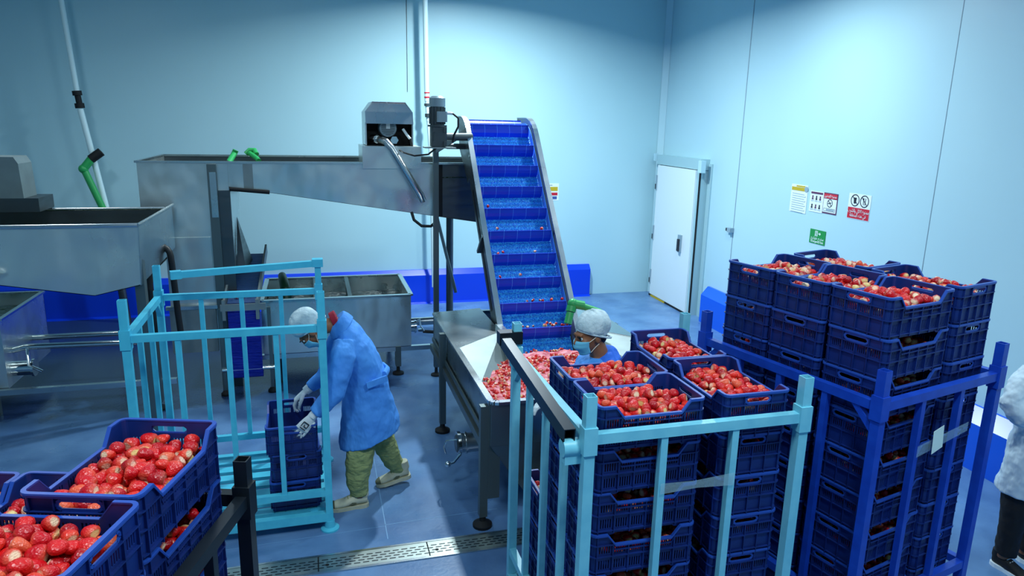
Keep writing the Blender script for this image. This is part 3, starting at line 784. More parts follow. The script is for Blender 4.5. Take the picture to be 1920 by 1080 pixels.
# head shaft, gear motor
m = MB(EO); hy, hz = bp(2.28, -.16); m.tube([(1.36, hy, hz), (2.30, hy, hz)], .03, 14); m.build('head_shaft', M['steel_d'], elev, smooth=True)
gm = MB(EO); gx, gy = 1.195, 7.02
gm.tube([(gx, gy, 2.885), (gx, gy, 2.965), (gx, gy, 2.985)], [.079, .079, .055], 24); cap = gm.build('motor_cap', M['motor_l'], elev, smooth=True)
m = MB(EO); m.tube([(gx, gy, 2.71), (gx, gy, 2.885)], .07, 24)
for k in range(16):
    a = 2*math.pi*k/16; m.beam((gx+.075*math.cos(a), gy+.075*math.sin(a), 2.72), (gx+.075*math.cos(a), gy+.075*math.sin(a), 2.88), .006, .012)
m.tube([(gx, gy, 2.695), (gx, gy, 2.712)], .094, 24); mo = m.build('motor_body', M['motor'], elev, smooth=True)
m = MB(EO); m.box((gx+.03, gy-.085, 2.79), (.10, .06, .10), bev=.01); m.build('terminal_box', M['motor_l'], mo)
m = MB(EO); m.box((gx+.01, gy, 2.60), (.15, .15, .19), bev=.02); m.tube([(gx+.06, gy, 2.60), (1.56, gy+.12, 2.60)], .038, 18); gm2 = 0
for sx in (-1, 1):
    for z in (2.535, 2.665): m.box((gx+.01+sx*.052, gy-.08, z), (.03, .02, .045))
m.build('gearbox', M['motor'], elev, smooth=True)
m = MB(EO); m.box((gx+.02, gy, 2.495), (.30, .20, .012)); m.build('motor_bracket', M['steel_m'], elev)
m = MB(EO); m.tube([(gx+.08, gy-.09, 2.82), (gx+.14, gy-.09, 2.82), (gx+.19, gy-.09, 2.78), (gx+.19, gy-.09, 2.70), (gx+.15, gy-.08, 2.62), (gx+.14, gy-.06, 2.55)], .010, 10); m.build('motor_cable', M['rubber'], elev, smooth=True)
m = MB(EO); m.tube([(gx+.08, gy-.09, 2.825), (gx+.13, gy-.09, 2.822)], .014, 10); m.build('cable_gland', M['white'], elev, smooth=True)
m = MB(EO); m.tube([(gx-.02, gy-.04, 2.49), (gx-.10, gy-.05, 2.43), (.98, 7.1, 2.41), (.90, 7.3, 2.43), (.86, 7.6, 2.46)], .009, 10); m.build('power_cable', M['rubber'], elev, smooth=True)
# posts of the elevator
m = MB(EO); m.beam((1.235, 7.36, .10), (1.235, 7.36, 2.49), .055, .055); po = m.build('support_post', M['frame'], elev)
m = MB(EO); m.beam((1.235, 7.36, 2.45), (1.53, 7.20, 2.66), .05, .05); m.build('head_brace', M['steel_m'], elev)
m = MB(EO); m.beam((1.25, 7.36, 1.75), (1.44, 7.30, .95), .03, .03); m.beam((1.26, 7.30, .45), (1.20, 5.95, .45), .04, .04); m.build('diagonal_brace', M['frame'], elev)
m = MB(EO); m.tube([(1.235, 7.36, 0), (1.235, 7.36, .015), (1.235, 7.36, .03), (1.235, 7.36, .10)], [.06, .06, .02, .016], 18); m.build('adjustable_foot', M['black'], po, smooth=True)
m = MB(EO); m.beam((2.36, 7.36, .02), (2.36, 7.36, 2.3), .055, .055); m.build('support_post', M['frame'], elev)

# ================================================================== WASHING HOPPER at the foot of the elevator
HO = (1.9, 5.4, 0)
hop = thing('washing_hopper', 'stainless hopper full of strawberries in foam at the foot of the elevator', 'hopper', HO)
hx0, hx1, hy0, hy1, hz = 1.085, 2.66, 4.26, 6.56, .93
def hopbox():
    m = MB(HO)
    # left wall: vertical band then belly sloping inward
    m.sheet([(hx0, hy0, hz), (hx0, hy1, hz), (hx0, hy1, .62), (hx0, hy0, .62)], .004)
    m.sheet([(hx0, hy0, .62), (hx0, hy1, .62), (hx0+.30, hy1-.2, .16), (hx0+.30, hy0+.12, .16)], .004)
    m.sheet([(hx1, hy1, hz), (hx1, hy0, hz), (hx1, hy0, .62), (hx1, hy1, .62)], .004)
    m.sheet([(hx1, hy1, .62), (hx1, hy0, .62), (hx1-.30, hy0+.12, .16), (hx1-.30, hy1-.2, .16)], .004)
    m.sheet([(hx0, hy0, hz), (hx1, hy0, hz), (hx1, hy0, .62), (hx0, hy0, .62)][::-1], .004)
    m.sheet([(hx0, hy0, .62), (hx1, hy0, .62), (hx1-.30, hy0+.12, .16), (hx0+.30, hy0+.12, .16)][::-1], .004)
    m.sheet([(hx0, hy1, hz), (hx1, hy1, hz), (hx1-.30, hy1-.2, .16), (hx0+.30, hy1-.2, .16)], .004)
    m.bb(hx0+.30, hx1-.30, hy0+.12, hy1-.2, .15, .16)
    return m
tank = hopbox().build('tank', M['steel_h'], hop)
m = MB(HO)
rr = .05
path = [(hx0, hy1), (hx0, hy0+rr)] + [(hx0+rr-rr*math.cos(R(a)), hy0+rr-rr*math.sin(R(a))) for a in (30, 60, 90)] + [(hx1-rr, hy0)] + [(hx1-rr+rr*math.sin(R(a)), hy0+rr-rr*math.cos(R(a))) for a in (30, 60, 90)] + [(hx1, hy1), (hx0, hy1)]
for a, b in zip(path, path[1:]): m.beam((a[0], a[1], hz), (b[0], b[1], hz), .045, .02)
m.build('rim', M['steel_s'], hop)
# lids beside the elevator and inner sloped sheets
m = MB(HO); m.sheet([(hx0, 5.43, hz+.008), (1.535, 5.75, hz+.03), (1.535, hy1, hz+.03), (hx0, hy1, hz+.008)], .004); m.build('lid', M['steel_s'], hop)
m = MB(HO); m.sheet([(2.25, 5.75, hz+.03), (hx1, 5.43, hz+.008), (hx1, hy1, hz+.008), (2.25, hy1, hz+.03)], .004); m.build('lid', M['steel_s'], hop)
m = MB(HO); m.sheet([(hx0+.01, 5.43, hz+.01), (1.535, 5.75, hz+.032), (1.555, 5.42, .76), (1.16, 4.92, .80)], .004); m.build('chute_sheet', M['steel_m'], hop)
m = MB(HO); m.sheet([(2.25, 5.75, hz+.032), (hx1-.01, 5.43, hz+.01), (hx1-.10, 4.92, .80), (2.23, 5.42, .76)], .004); m.build('chute_sheet', M['steel_m'], hop)
m = MB(HO); m.bb(1.50, 1.555, 5.36, 5.80, .70, 1.02); m.build('guide_strip', M['steel_s'], hop)
# frame bars, legs
m = MB(HO); m.beam((hx0-.02, hy0+.03, .58), (hx0-.02, hy1, .60), .05, .06); m.beam((hx0-.02, hy0+.03, .655), (hx0-.02, hy1, .675), .012, .04); m.build('frame_bar', M['frame'], hop)
for x, y, nm in ((1.045, 4.31, 0), (1.045, 5.90, 0), (2.68, 4.31, 0), (2.68, 5.9, 0)):
    m = MB(HO)
    if y < 5: m.beam((x, y, .08), (x, y, .90), .055, .055); m.bb(x+.027, x+.11, y-.03, y-.024, .22, .92)
    else: m.beam((x, y, .08), (x, y, .93), .055, .055)
    lg = m.build('leg', M['frame'], hop)
    m = MB(HO); m.tube([(x, y, 0), (x, y, .02), (x, y, .045), (x, y, .10)], [.068, .068, .025, .018], 20); m.build('adjustable_foot', M['black'], lg, smooth=True)
# outlet pipe with butterfly valve
m = MB(HO); oy, oz = 4.93, .34; m.tube([(1.30, oy, oz), (1.02, oy, oz)], .075, 24); m.tube([(1.06, oy, oz), (1.045, oy, oz)], .084, 24)
v = m.build('outlet_pipe', M['steel_s'], hop, smooth=True)
m = MB(HO); m.tube([(1.01, oy, oz), (.985, oy, oz)], [.092, .092], 24); m.tube([(.985, oy, oz), (.975, oy, oz)], [.07, .06], 24, mi=1); m.build('valve_ring', [M['chrome'], M['steel_d']], v, smooth=True)
m = MB(HO); m.tube([(1.0, oy-.08, oz-.05), (.94, oy-.11, oz-.10), (.90, oy-.11, oz-.11)], .010, 8); m.ball((.895, oy-.11, oz-.11), .024); m.tube([(.97, oy-.06, oz+.06), (.90, oy-.02, oz+.04), (.885, oy, oz-.02), (.90, oy+.0, oz-.08)], .006, 8); m.build('valve_lever', M['chrome'], v, smooth=True)
# pool of water and foam with berries
m = MB(HO); nx, ny = 22, 18; px0, px1, py0, py1 = hx0+.03, hx1-.03, hy0+.03, 5.60
vs = [(px0+(px1-px0)*i/nx, py0+(py1-py0)*j/ny, .80+.012*math.sin(i*1.9+j*.7)+rnd.uniform(-.006, .006)) for j in range(ny+1) for i in range(nx+1)]
fs = [(j*(nx+1)+i, j*(nx+1)+i+1, (j+1)*(nx+1)+i+1, (j+1)*(nx+1)+i) for j in range(ny) for i in range(nx)]
m.add(vs, fs); f_ = m.build('foam', M['foam'], hop, smooth=True, fix=False); f_['kind'] = 'stuff'
r = random.Random(5)
for k in range(1500):
    x = r.uniform(px0+.03, px1-.03); y = r.uniform(py0+.03, 5.48)
    STUFF.append((r.randrange(16), Vector((x, y, .800+r.uniform(-.008, .016))), rand_rot(r, False), r.uniform(.55, .85)))
r = random.Random(9)
rows = {3: 3, 4: 2, 2: 3, 1: 9, 0: 16, -1: 30, -2: 55, 5: 1}
for k, nb in rows.items():
    for q in range(nb):
        t = .254*k-.08+.095+(r.uniform(0, .03) if q % 3 == 0 else 0); off = r.uniform(.058, .088)
        x = r.gauss(1.93, .16) if k < 2 else r.uniform(1.62, 2.17)
        x = min(max(x, 1.61), 2.18); y, z = bp(t, off)
        STUFF.append((r.randrange(16), Vector((x, y, z)), rand_rot(r, False), r.uniform(.5, .85)))
# green spray pipe on the right of the elevator
gp = thing('spray_pipe', 'bright green bent pipe above the masked worker, right of the elevator', 'pipe', (2.3, 5.6, 1.1))
m = MB((2.3, 5.6, 1.1)); m.tube([(2.085, 5.55, 1.06), (2.115, 5.58, 1.15)], .034, 16); m.tube([(2.12, 5.585, 1.155), (2.135, 5.60, 1.20)], .043, 16); m.ball((2.145, 5.605, 1.222), .046)
m.tube([(2.145, 5.605, 1.222), (2.24, 5.58, 1.205)], .04, 16); m.tube([(2.2, 5.59, 1.21), (2.38, 5.54, 1.15)], .03, 16); m.build('pipe', M['green'], gp, smooth=True)
m = MB((2.3, 5.6, 1.1)); m.tube([(2.40, 5.55, 1.13), (2.36, 5.52, .96)], .022, 12); m.build('stub', M['green2'], gp, smooth=True)

# ================================================================== FLUME with chute column
FO = (0, 8.1, 0)
fl = thing('water_flume', 'long tapering stainless flume carrying water from elevator to chute', 'flume', FO)
FY0, FY1 = 7.5, 8.82
def fz(x): return 2.075 - (x+.80)*(.155)       # underside height
m = MB(FO)
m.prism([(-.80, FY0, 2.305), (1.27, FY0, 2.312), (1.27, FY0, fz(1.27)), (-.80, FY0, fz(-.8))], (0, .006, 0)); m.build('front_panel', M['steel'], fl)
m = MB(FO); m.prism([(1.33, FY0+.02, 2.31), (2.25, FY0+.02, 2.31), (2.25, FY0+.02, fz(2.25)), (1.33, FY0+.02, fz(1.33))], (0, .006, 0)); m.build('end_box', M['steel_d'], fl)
m = MB(FO); m.bb(1.27, 1.33, FY0-.005, FY0+.03, fz(1.3), 2.31); m.build('joint_strip', M['black'], fl)
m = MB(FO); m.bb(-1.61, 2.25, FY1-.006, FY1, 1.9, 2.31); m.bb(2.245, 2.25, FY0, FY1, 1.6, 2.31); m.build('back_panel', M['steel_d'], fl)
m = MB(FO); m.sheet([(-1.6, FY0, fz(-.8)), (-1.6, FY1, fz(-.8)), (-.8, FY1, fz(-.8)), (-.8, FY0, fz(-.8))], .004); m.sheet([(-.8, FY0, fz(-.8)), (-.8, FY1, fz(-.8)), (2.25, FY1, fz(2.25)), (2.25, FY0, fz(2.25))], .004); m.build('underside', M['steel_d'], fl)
m = MB(FO)
for a, b in (((-1.61, FY0), (2.25, FY0)), ((-1.61, FY1), (2.25, FY1)), ((-1.61, FY0), (-1.61, FY1)), ((2.25, FY0), (2.25, FY1))): m.beam((a[0], a[1], 2.312), (b[0], b[1], 2.312), .035, .02)
m.build('rim', M['steel_s'], fl)
m = MB(FO); m.bb(-1.6, 2.24, FY0+.01, FY1-.01, 2.16, 2.17); m.build('water', M['water'], fl)
m = MB(FO); m.bb(-.66, -.57, FY0-.006, FY0, fz(-.6)-.005, 2.295); m.build('cover_strip', M['steel_m'], fl)
# chute column
ch = MB(FO)
ch.prism([(-1.605, FY0-.012, 2.30), (-.80, FY0-.012, 2.30), (-.80, FY0-.012, 1.60), (-.86, FY0-.012, .40), (-1.42, FY0-.012, .40), (-1.42, FY0-.012, 1.45), (-1.605, FY0-.012, 1.76)], (0, .008, 0))
ch.prism([(-1.605, FY0, 2.30), (-1.605, FY1, 2.30), (-1.605, FY1, 1.9), (-1.605, FY0, 1.76)], (.006, 0, 0))
ch.prism([(-1.605, FY0, 1.76), (-1.605, FY1, 1.9), (-1.42, 8.1, 1.45), (-1.42, FY0, 1.45)], (.006, 0, 0))
ch.prism([(-1.42, FY0, 1.45), (-1.42, 8.1, 1.45), (-1.42, 8.1, .40), (-1.42, FY0, .40)], (.006, 0, 0))
col = ch.build('chute_column', M['steel'], fl)
m = MB(FO); m.prism([(-.80, FY0+.03, 2.02), (-.80, 8.5, 2.02), (-.80, 7.95, 1.25), (-.80, FY0+.03, 1.25)], (.006, 0, 0)); m.build('chute_side', M['steel_s'], col)
m = MB(FO); m.prism([(-.79, 7.62, 1.22), (-.79, 7.95, 1.72), (-.66, 7.95, 1.25), (-.70, 7.62, 1.20)], (.0, .006, 0)); m.build('chute_flap', M['steel_d'], col)
m = MB(FO); m.bb(-.985, -.90, FY0-.055, FY0-.012, .0, 2.295); lg = m.build('corner_post', M['frame'], col)
m = MB(FO); m.bb(-.965, -.905, FY0-.062, FY0-.055, 1.78, 2.22); m.build('polished_strip', M['steel_s'], lg)
m = MB(FO); m.bb(-.90, -.79, FY0-.03, FY0-.012, .0, 2.04); m.build('side_post', M['steel_d'], col)
m = MB(FO); m.bb(-1.46, -.98, FY0-.06, FY0-.012, .855, .89); m.build('ledge', M['steel_s'], col)
m = MB(FO); m.bb(-1.43, -1.0, FY0-.045, FY0-.013, .40, .855); m.build('lower_box', M['steel_m'], col)
m = MB(FO); m.bb(-1.40, -1.0, FY0-.022, FY0-.013, 1.02, 1.58); m.build('access_panel', M['steel'], col)
m = MB(FO); m.tube([(-.79, FY0-.03, 2.055), (-.42, FY0-.03, 2.02)], .02, 10); m.build('edge_tube', M['black'], fl, smooth=True)
for x in (1.62, ):
    m = MB(FO); m.tube([(x, 8.62, 0), (x, 8.62, 1.7)], .045, 16); m.build('round_leg', M['steel_d'], fl, smooth=True)
m = MB(FO); m.tube([(1.0, FY0+.01, 1.80), (1.02, FY0-.02, 1.72), (1.10, FY0-.03, 1.655), (1.20, FY0-.03, 1.65), (1.27, FY0-.0, 1.70)], .016, 10); m.build('hanging_cable', M['rubber'], fl, smooth=True)
# motor hood on the flume
m = MB(FO); m.bb(.50, 1.10, 7.47, 8.10, 2.26, 2.485)
hb = m.build('hood_base', M['steel'], fl)
hx_, hw, y0_, y1_ = .79, .245, 7.60, 8.12
zt = 2.93
def hood_sec(y): return [(hx_-hw, y, 2.49), (hx_-hw, y, zt-.10), (hx_-hw+.075, y, zt), (hx_+hw-.075, y, zt), (hx_+hw, y, zt-.10), (hx_+hw, y, 2.49)]
A_, B_ = hood_sec(y0_), hood_sec(y1_); m = MB(FO)
m.add(A_+B_, [(i, i+1, 7+i, 6+i) for i in range(5)]); m.add([(p[0], p[1], p[2]) for p in B_], [tuple(range(6))])
m.add([(hx_-hw, y0_-.05, 2.71), (hx_-hw, y0_, zt-.10), (hx_-hw+.075, y0_+.03, zt), (hx_+hw-.075, y0_+.03, zt), (hx_+hw, y0_, zt-.10), (hx_+hw, y0_-.05, 2.71)], [(0, 1, 4, 5), (1, 2, 3, 4)]); m.add([(hx_-hw, y0_-.05, 2.71), (hx_-hw, y0_, 2.71), (hx_-hw, y0_, zt-.10)], [(0, 1, 2)]); m.add([(hx_+hw, y0_-.05, 2.71), (hx_+hw, y0_, 2.71), (hx_+hw, y0_, zt-.10)], [(0, 2, 1)])
m.add([(hx_-hw-.003, y0_, 2.49), (hx_-hw+.012, y0_, 2.49), (hx_-hw+.012, y0_, 2.72), (hx_-hw-.003, y0_, 2.72)], [(0, 1, 2, 3)]); m.add([(hx_+hw-.012, y0_, 2.49), (hx_+hw+.003, y0_, 2.49), (hx_+hw+.003, y0_, 2.72), (hx_+hw-.012, y0_, 2.72)], [(0, 1, 2, 3)])
hd = m.build('motor_hood', M['steel_s'], fl)
m = MB(FO); m.tube([(hx_-.01, 7.64, 2.665), (hx_-.01, 7.70, 2.665)], [.088, .10], 28); m.tube([(hx_-.01, 7.70, 2.665), (hx_-.01, 7.79, 2.665)], .092, 28); m.tube([(hx_-.01, 7.632, 2.665), (hx_-.01, 7.64, 2.665)], .076, 28)
fan = m.build('fan_motor', M['motor_l'], hd, smooth=True)
m = MB(FO)
for k in range(8): z = 2.60+.017*k; w = math.sqrt(max(.0, .07**2-(z-2.665)**2)); m.bb(hx_-.01-w, hx_-.01+w, 7.629, 7.633, z-.003, z+.003)
m.build('fan_grille', M['motor'], fan)
m = MB(FO); m.box((hx_-.01, 7.628, 2.685), (.04, .008, .05)); m.build('grille_plate', M['white'], fan)
m = MB(FO); m.bb(hx_-hw+.004, hx_-hw+.010, 7.61, 8.10, 2.49, 2.80); m.bb(hx_+hw-.010, hx_+hw-.004, 7.61, 8.10, 2.49, 2.80); m.bb(hx_-hw+.004, hx_+hw-.004, 7.80, 7.81, 2.49, 2.80); m.bb(hx_-hw+.01, hx_+hw-.01, 7.62, 8.08, 2.487, 2.493); m.tube([(hx_+.05, 7.60, 2.545), (hx_+.05, 7.66, 2.545)], .042, 6); m.build('pump_base_shade_lining', M['black'], hd)  # pump base plus black lining that paints shade inside the hood
m = MB(FO); m.tube([(hx_+.05, 7.592, 2.545), (hx_+.05, 7.60, 2.545)], .042, 6); m.build('flange', M['chrome'], hd)
m = MB(FO); m.tube([(.66, 7.62, 2.55), (.70, 7.52, 2.545), (.74, 7.44, 2.53), (.79, 7.41, 2.47), (1.08, 7.41, 1.99), (1.105, 7.43, 1.94), (1.11, 7.50, 1.93)], [.032, .034, .036, .037, .037, .037, .037], 18); m.build('pump_pipe', M['steel_s'], fl, smooth=True)
m = MB(FO); m.tube([(.615, 7.66, 2.555), (.66, 7.60, 2.552)], .045, 8); m.build('pipe_union', M['chrome'], fl, smooth=True)
m = MB(FO); m.tube([(.93, 7.60, 2.66), (.97, 7.58, 2.60), (1.0, 7.56, 2.56)], .014, 10); m.tube([(1.0, 7.56, 2.56), (1.02, 7.56, 2.48)], .013, 10, mi=1); m.build('conduit', [M['white'], M['rubber']], fl, smooth=True)
# spray elbows in the flume
for i, x in enumerate((-.80, -.62)):
    t = thing('spray_elbow', ('left green pipe elbow with black end, poking over the flume rim', 'right green pipe elbow bent downward, poking over the flume rim')[i], 'pipe', (x, 8.2, 2.2))
    m = MB((x, 8.2, 2.2))
    if i == 0: m.tube([(x-.05, 8.0, 2.26), (x, 8.2, 2.36), (x+.02, 8.2, 2.40)], .03, 12); m.tube([(x-.12, 7.85, 2.24), (x-.05, 8.0, 2.27)], .035, 12, mi=1)
    else: m.tube([(x-.06, 8.2, 2.36), (x-.02, 8.2, 2.40), (x+.03, 8.2, 2.40), (x+.05, 8.15, 2.36)], .028, 12); m.tube([(x-.04, 8.22, 2.38), (x+.06, 8.05, 2.32), (x+.08, 8.0, 2.30)], .026, 12)
    m.build('pipe', [M['green'], M['black']], t, smooth=True)

# ================================================================== RINSE TANK (behind the worker)
TO = (.2, 8.0, 0)
tk = thing('rinse_tank', 'long open stainless tank of dark water behind the bending worker', 'tank', TO)
tx0, tx1, ty0, ty1, tz_ = -.56, .975, 7.46, 8.52, .905
m = MB(TO)
m.sheet([(tx0, ty0, tz_), (tx1, ty0, tz_), (tx1, ty0, .34), (tx0, ty0, .34)], -.006); m.sheet([(tx0, ty1, tz_), (tx1, ty1, tz_), (tx1, ty1, .34), (tx0, ty1, .34)], -.006)
m.sheet([(tx1, ty0, tz_), (tx1, ty1, tz_), (tx1, ty1, .34), (tx1, ty0, .34)], .006); m.sheet([(tx0, ty0, tz_), (tx0, ty1, tz_), (tx0, ty1, .34), (tx0, ty0, .34)], .006); m.bb(tx0, tx1, ty0, ty1, .33, .34)
m.build('shell', M['steel'], tk)
m = MB(TO)
for a, b in (((tx0, ty0), (tx1, ty0)), ((tx0, ty1), (tx1, ty1)), ((tx0, ty0), (tx0, ty1)), ((tx1, ty0), (tx1, ty1))): m.beam((a[0], a[1], tz_), (b[0], b[1], tz_), .05, .022)
m.build('rim', M['steel_s'], tk)
for x in (-.02, .335):
    m = MB(TO); m.bb(x-.006, x+.006, ty0, ty1, .4, tz_-.015); m.bb(x-.022, x+.022, ty0, ty1, tz_-.012, tz_+.002); m.build('divider', M['steel_m'], tk)
m = MB(TO); nx, ny = 30, 20
vs = [(tx0+.01+(tx1-tx0-.02)*i/nx, ty0+.01+(ty1-ty0-.02)*j/ny, .72+rnd.uniform(-.006, .006)) for j in range(ny+1) for i in range(nx+1)]
m.add(vs, [(j*(nx+1)+i, j*(nx+1)+i+1, (j+1)*(nx+1)+i+1, (j+1)*(nx+1)+i) for j in range(ny) for i in range(nx)]); m.build('water', M['water'], tk, smooth=True, fix=False)
m = MB(TO); m.beam((tx0-.2, ty0+.02, .30), (1.24, ty0+.02, .30), .05, .05); m.beam((tx0, ty1, .30), (tx1, ty1, .30), .05, .05); m.build('frame_rail', M['steel_s'], tk)
for x in (-.45, .83):
    for y in (ty0+.03, ty1-.03):
        m = MB(TO); m.beam((x, y, .10), (x, y, .33), .08, .06); lg = m.build('leg', M['frame'], tk)
        m = MB(TO); m.tube([(x, y, 0), (x, y, .02), (x, y, .04), (x, y, .12)], [.062, .062, .02, .018], 18); m.build('adjustable_foot', M['black'], lg, smooth=True)
m = MB(TO); m.tube([(.975, 7.62, .50), (1.045, 7.62, .50)], .06, 20); m.tube([(1.03, 7.62, .50), (1.05, 7.62, .50)], .072, 20); v = m.build('valve_body', M['chrome'], tk, smooth=True)
m = MB(TO); m.tube([(1.05, 7.60, .56), (1.08, 7.56, .60), (1.09, 7.55, .52), (1.13, 7.55, .46)], .009, 8); m.box((1.09, 7.56, .47), (.05, .03, .03)); m.tube([(1.12, 7.56, .455), (1.24, 7.56, .44)], .018, 10, mi=1); m.build('valve_lever', [M['chrome'], M['black']], v, smooth=True)
m = MB(TO); m.tube([(.96, 8.3, .36), (1.9, 8.3, .36)], .05, 16); m.build('overflow_pipe', M['steel_s'], tk, smooth=True)
t = thing('spray_elbow', 'dark green pipe elbow standing in the rinse tank beside the belt', 'pipe', (-.35, 8.1, .7)); m = MB((-.35, 8.1, .7)); m.tube([(-.33, 7.95, .74), (-.34, 8.0, .90), (-.36, 8.1, .97), (-.38, 8.25, 1.0)], [.055, .055, .05, .045], 14); m.build('pipe', M['green2'], t, smooth=True)

# ================================================================== SMALL BELT CONVEYOR between chute and tank
SO = (-.7, 7.6, 0)
sc_ = thing('feed_conveyor', 'short deep blue belt conveyor hanging between the chute and rinse tank', 'conveyor', SO)
m = MB(SO); m.bb(-.86, -.565, 7.20, 7.225, .22, .88)
for k in range(42): m.bb(-.86, -.565, 7.194, 7.20, .225+.0157*k, .233+.0157*k)
m.tube([(-.86, 7.25, .88), (-.565, 7.25, .88)], .045, 16); m.tube([(-.86, 7.25, .22), (-.565, 7.25, .22)], .05, 16); m.build('hanging_belt', M['belt_d'], sc_)
m = MB(SO); m.sheet([(-.87, 7.30, .93), (-.60, 7.30, .93), (-.56, 8.15, 1.27), (-.82, 8.15, 1.27)], .012); m.build('upper_belt', M['belt_g'], sc_)
for x0, x1 in ((-.89, -.85), (-.58, -.53)):
    m = MB(SO); m.beam((x0, 7.20, .93), (x1, 8.20, 1.33), .02, .10); m.beam((x0, 7.18, .80), (x0, 7.18, 1.0), .045, .03); m.build('side_rail', M['steel_m'], sc_)
m = MB(SO); m.bb(-.92, -.50, 7.155, 7.185, .895, .96); m.build('front_guard', M['steel_m'], sc_)
m = MB(SO); m.tube([(-.95, 7.22, .27), (-.42, 7.22, .27)], .022, 12); m.build('roller', M['chrome'], sc_, smooth=True)
for x in (-.93, -.48):
    m = MB(SO); m.beam((x, 7.24, .05), (x, 7.24, .9), .035, .035); lg = m.build('leg', M['frame'], sc_)
    m = MB(SO); m.tube([(x, 7.24, 0), (x, 7.24, .02), (x, 7.24, .06)], [.05, .05, .015], 14); m.build('adjustable_foot', M['black'], lg, smooth=True)
for k in range(36):
    STUFF.append((rnd.randrange(16), Vector((rnd.uniform(-.83, -.64), 7.34+rnd.uniform(0, .12), .975+rnd.uniform(0, .05))), rand_rot(rnd, False), .6))

# ================================================================== UPPER TROUGH at left
UO = (-2.4, 6.5, 0)
ut = thing('sorting_trough', 'big raised stainless trough with v shaped bottom at the left edge', 'trough', UO)
ux0, ux1, uy0, uy1, uz = -4.2, -1.32, 6.0, 7.10, 1.915
m = MB(UO)
m.prism([(ux0, uy0, uz), (ux1, uy0, uz), (ux1-.02, uy0, 1.44), (-1.67, uy0, 1.367), (-2.35, uy0, 1.485), (ux0, uy0, 1.60)], (0, .006, 0)); m.build('front_panel', M['steel'], ut)
m = MB(UO); m.prism([(ux0, uy1, uz), (ux1, uy1, uz), (ux1-.02, uy1, 1.44), (-1.67, uy1, 1.367), (-2.35, uy1, 1.485), (ux0, uy1, 1.60)], (0, .006, 0)); m.build('back_panel', M['steel_d'], ut)
m = MB(UO); m.prism([(ux1, uy0, uz), (ux1, uy1+.3, uz), (ux1, uy1+.3, 1.5), (ux1-.02, uy0, 1.44)], (.006, 0, 0)); m.build('end_panel', M['steel_s'], ut)
m = MB(UO)
bt = [(ux1-.02, 1.44), (-1.67, 1.367), (-2.35, 1.485), (ux0, 1.60)]
for (xa, za), (xb, zb) in zip(bt, bt[1:]): m.sheet([(xa, uy0, za), (xa, uy1, za), (xb, uy1, zb), (xb, uy0, zb)], .005)
m.build('bottom', M['steel_d'], ut)
m = MB(UO); m.tube([(ux0, uy0, uz), (ux1, uy0, uz)], .018, 12); m.tube([(ux0, uy1, uz), (ux1, uy1, uz)], .014, 12); m.tube([(ux1, uy0, uz), (ux1+.02, uy1+.28, uz+.0)], .014, 12); m.build('rolled_rim', M['steel_s'], ut, smooth=True)
m = MB(UO); m.bb(ux0, ux1-.01, uy0+.01, uy1-.01, 1.62, 1.63); m.build('water', M['water'], ut)
for x, y in ((-1.36, 6.10), (-1.50, 7.0), (-3.6, 6.10)):
    m = MB(UO); m.beam((x, y, .08), (x, y, 1.88 if x > -1.4 else 1.5), .09 if x > -1.4 else .07, .07); lg = m.build('leg', M['frame'], ut)
    m = MB(UO); m.tube([(x, y, 0), (x, y, .02), (x, y, .04), (x, y, .10)], [.07, .07, .02, .018], 18); m.build('adjustable_foot', M['black'], lg, smooth=True)
m = MB(UO); m.tube([(-2.52, uy0-.05, 1.80), (-2.45, uy0-.05, 1.72), (-2.33, uy0-.05, 1.575)], .022, 12); m.ball((-2.32, uy0-.05, 1.565), .045); m.build('drain_arm', M['steel_s'], ut, smooth=True)
m = MB(UO); m.bb(-3.6, -2.23, 6.80, 7.16, 1.93, 2.045); bs = m.build('hood_base', M['steel_d'], ut)
m = MB(UO); m.prism([(-3.4, 6.80, 2.045), (-2.335, 6.80, 2.045), (-2.345, 6.80, 2.33), (-2.375, 6.80, 2.385), (-3.4, 6.80, 2.385)], (0, .30, 0)); m.build('motor_hood', M['steel_m'], ut)
# black hose loop beside the chute
hs = thing('hose', 'black rubber hose looped between trough and chute', 'hose', (-1.4, 6.9, 0))
m = MB((-1.4, 6.9, 0)); m.tube([(-1.46, 6.92, .75), (-1.475, 6.92, 1.45)] + arc((-1.375, 6.92, 1.50), .10, 170, 0, 8) + [(-1.27, 6.92, 1.42), (-1.262, 6.95, .95), (-1.25, 6.95, .72)], .028, 12); m.build('hose_tube', M['rubber'], hs, smooth=True)
m = MB((-1.4, 6.9, 0)); m.tube([(-1.49, 6.92, 1.20), (-1.47, 6.92, 1.42)], .045, 12); m.build('sleeve', M['black'], hs, smooth=True)

# lower left tank, its frame and pipes
LO = (-3.4, 7.8, 0)
lt = thing('lower_tank', 'dark stainless tank on a pipe frame at lower left, under the trough', 'tank', LO)
lx0, lx1, ly0, ly1, lz = -5.2, -2.80, 7.2, 8.32, .90
m = MB(LO)
m.sheet([(lx0, ly0, lz), (lx1, ly0, lz), (lx1, ly0, .25), (lx0, ly0, .25)], -.006); m.sheet([(lx0, ly1, lz), (lx1, ly1, lz), (lx1, ly1, .25), (lx0, ly1, .25)], -.006)
m.sheet([(lx1, ly0, lz), (lx1, ly1, lz), (lx1, ly1, .25), (lx1, ly0, .25)], .006); m.bb(lx0, lx1, ly0, ly1, .24, .25); m.build('shell', M['steel'], lt)
m = MB(LO)
for a, b in (((lx0, ly0), (lx1, ly0)), ((lx0, ly1), (lx1, ly1)), ((lx1, ly0), (lx1, ly1))): m.beam((a[0], a[1], lz), (b[0], b[1], lz), .04, .02)
m.build('rim', M['steel_s'], lt)
m = MB(LO); m.bb(lx0, lx1-.01, ly0+.01, ly1-.01, .76, .77); m.build('water', M['water'], lt)
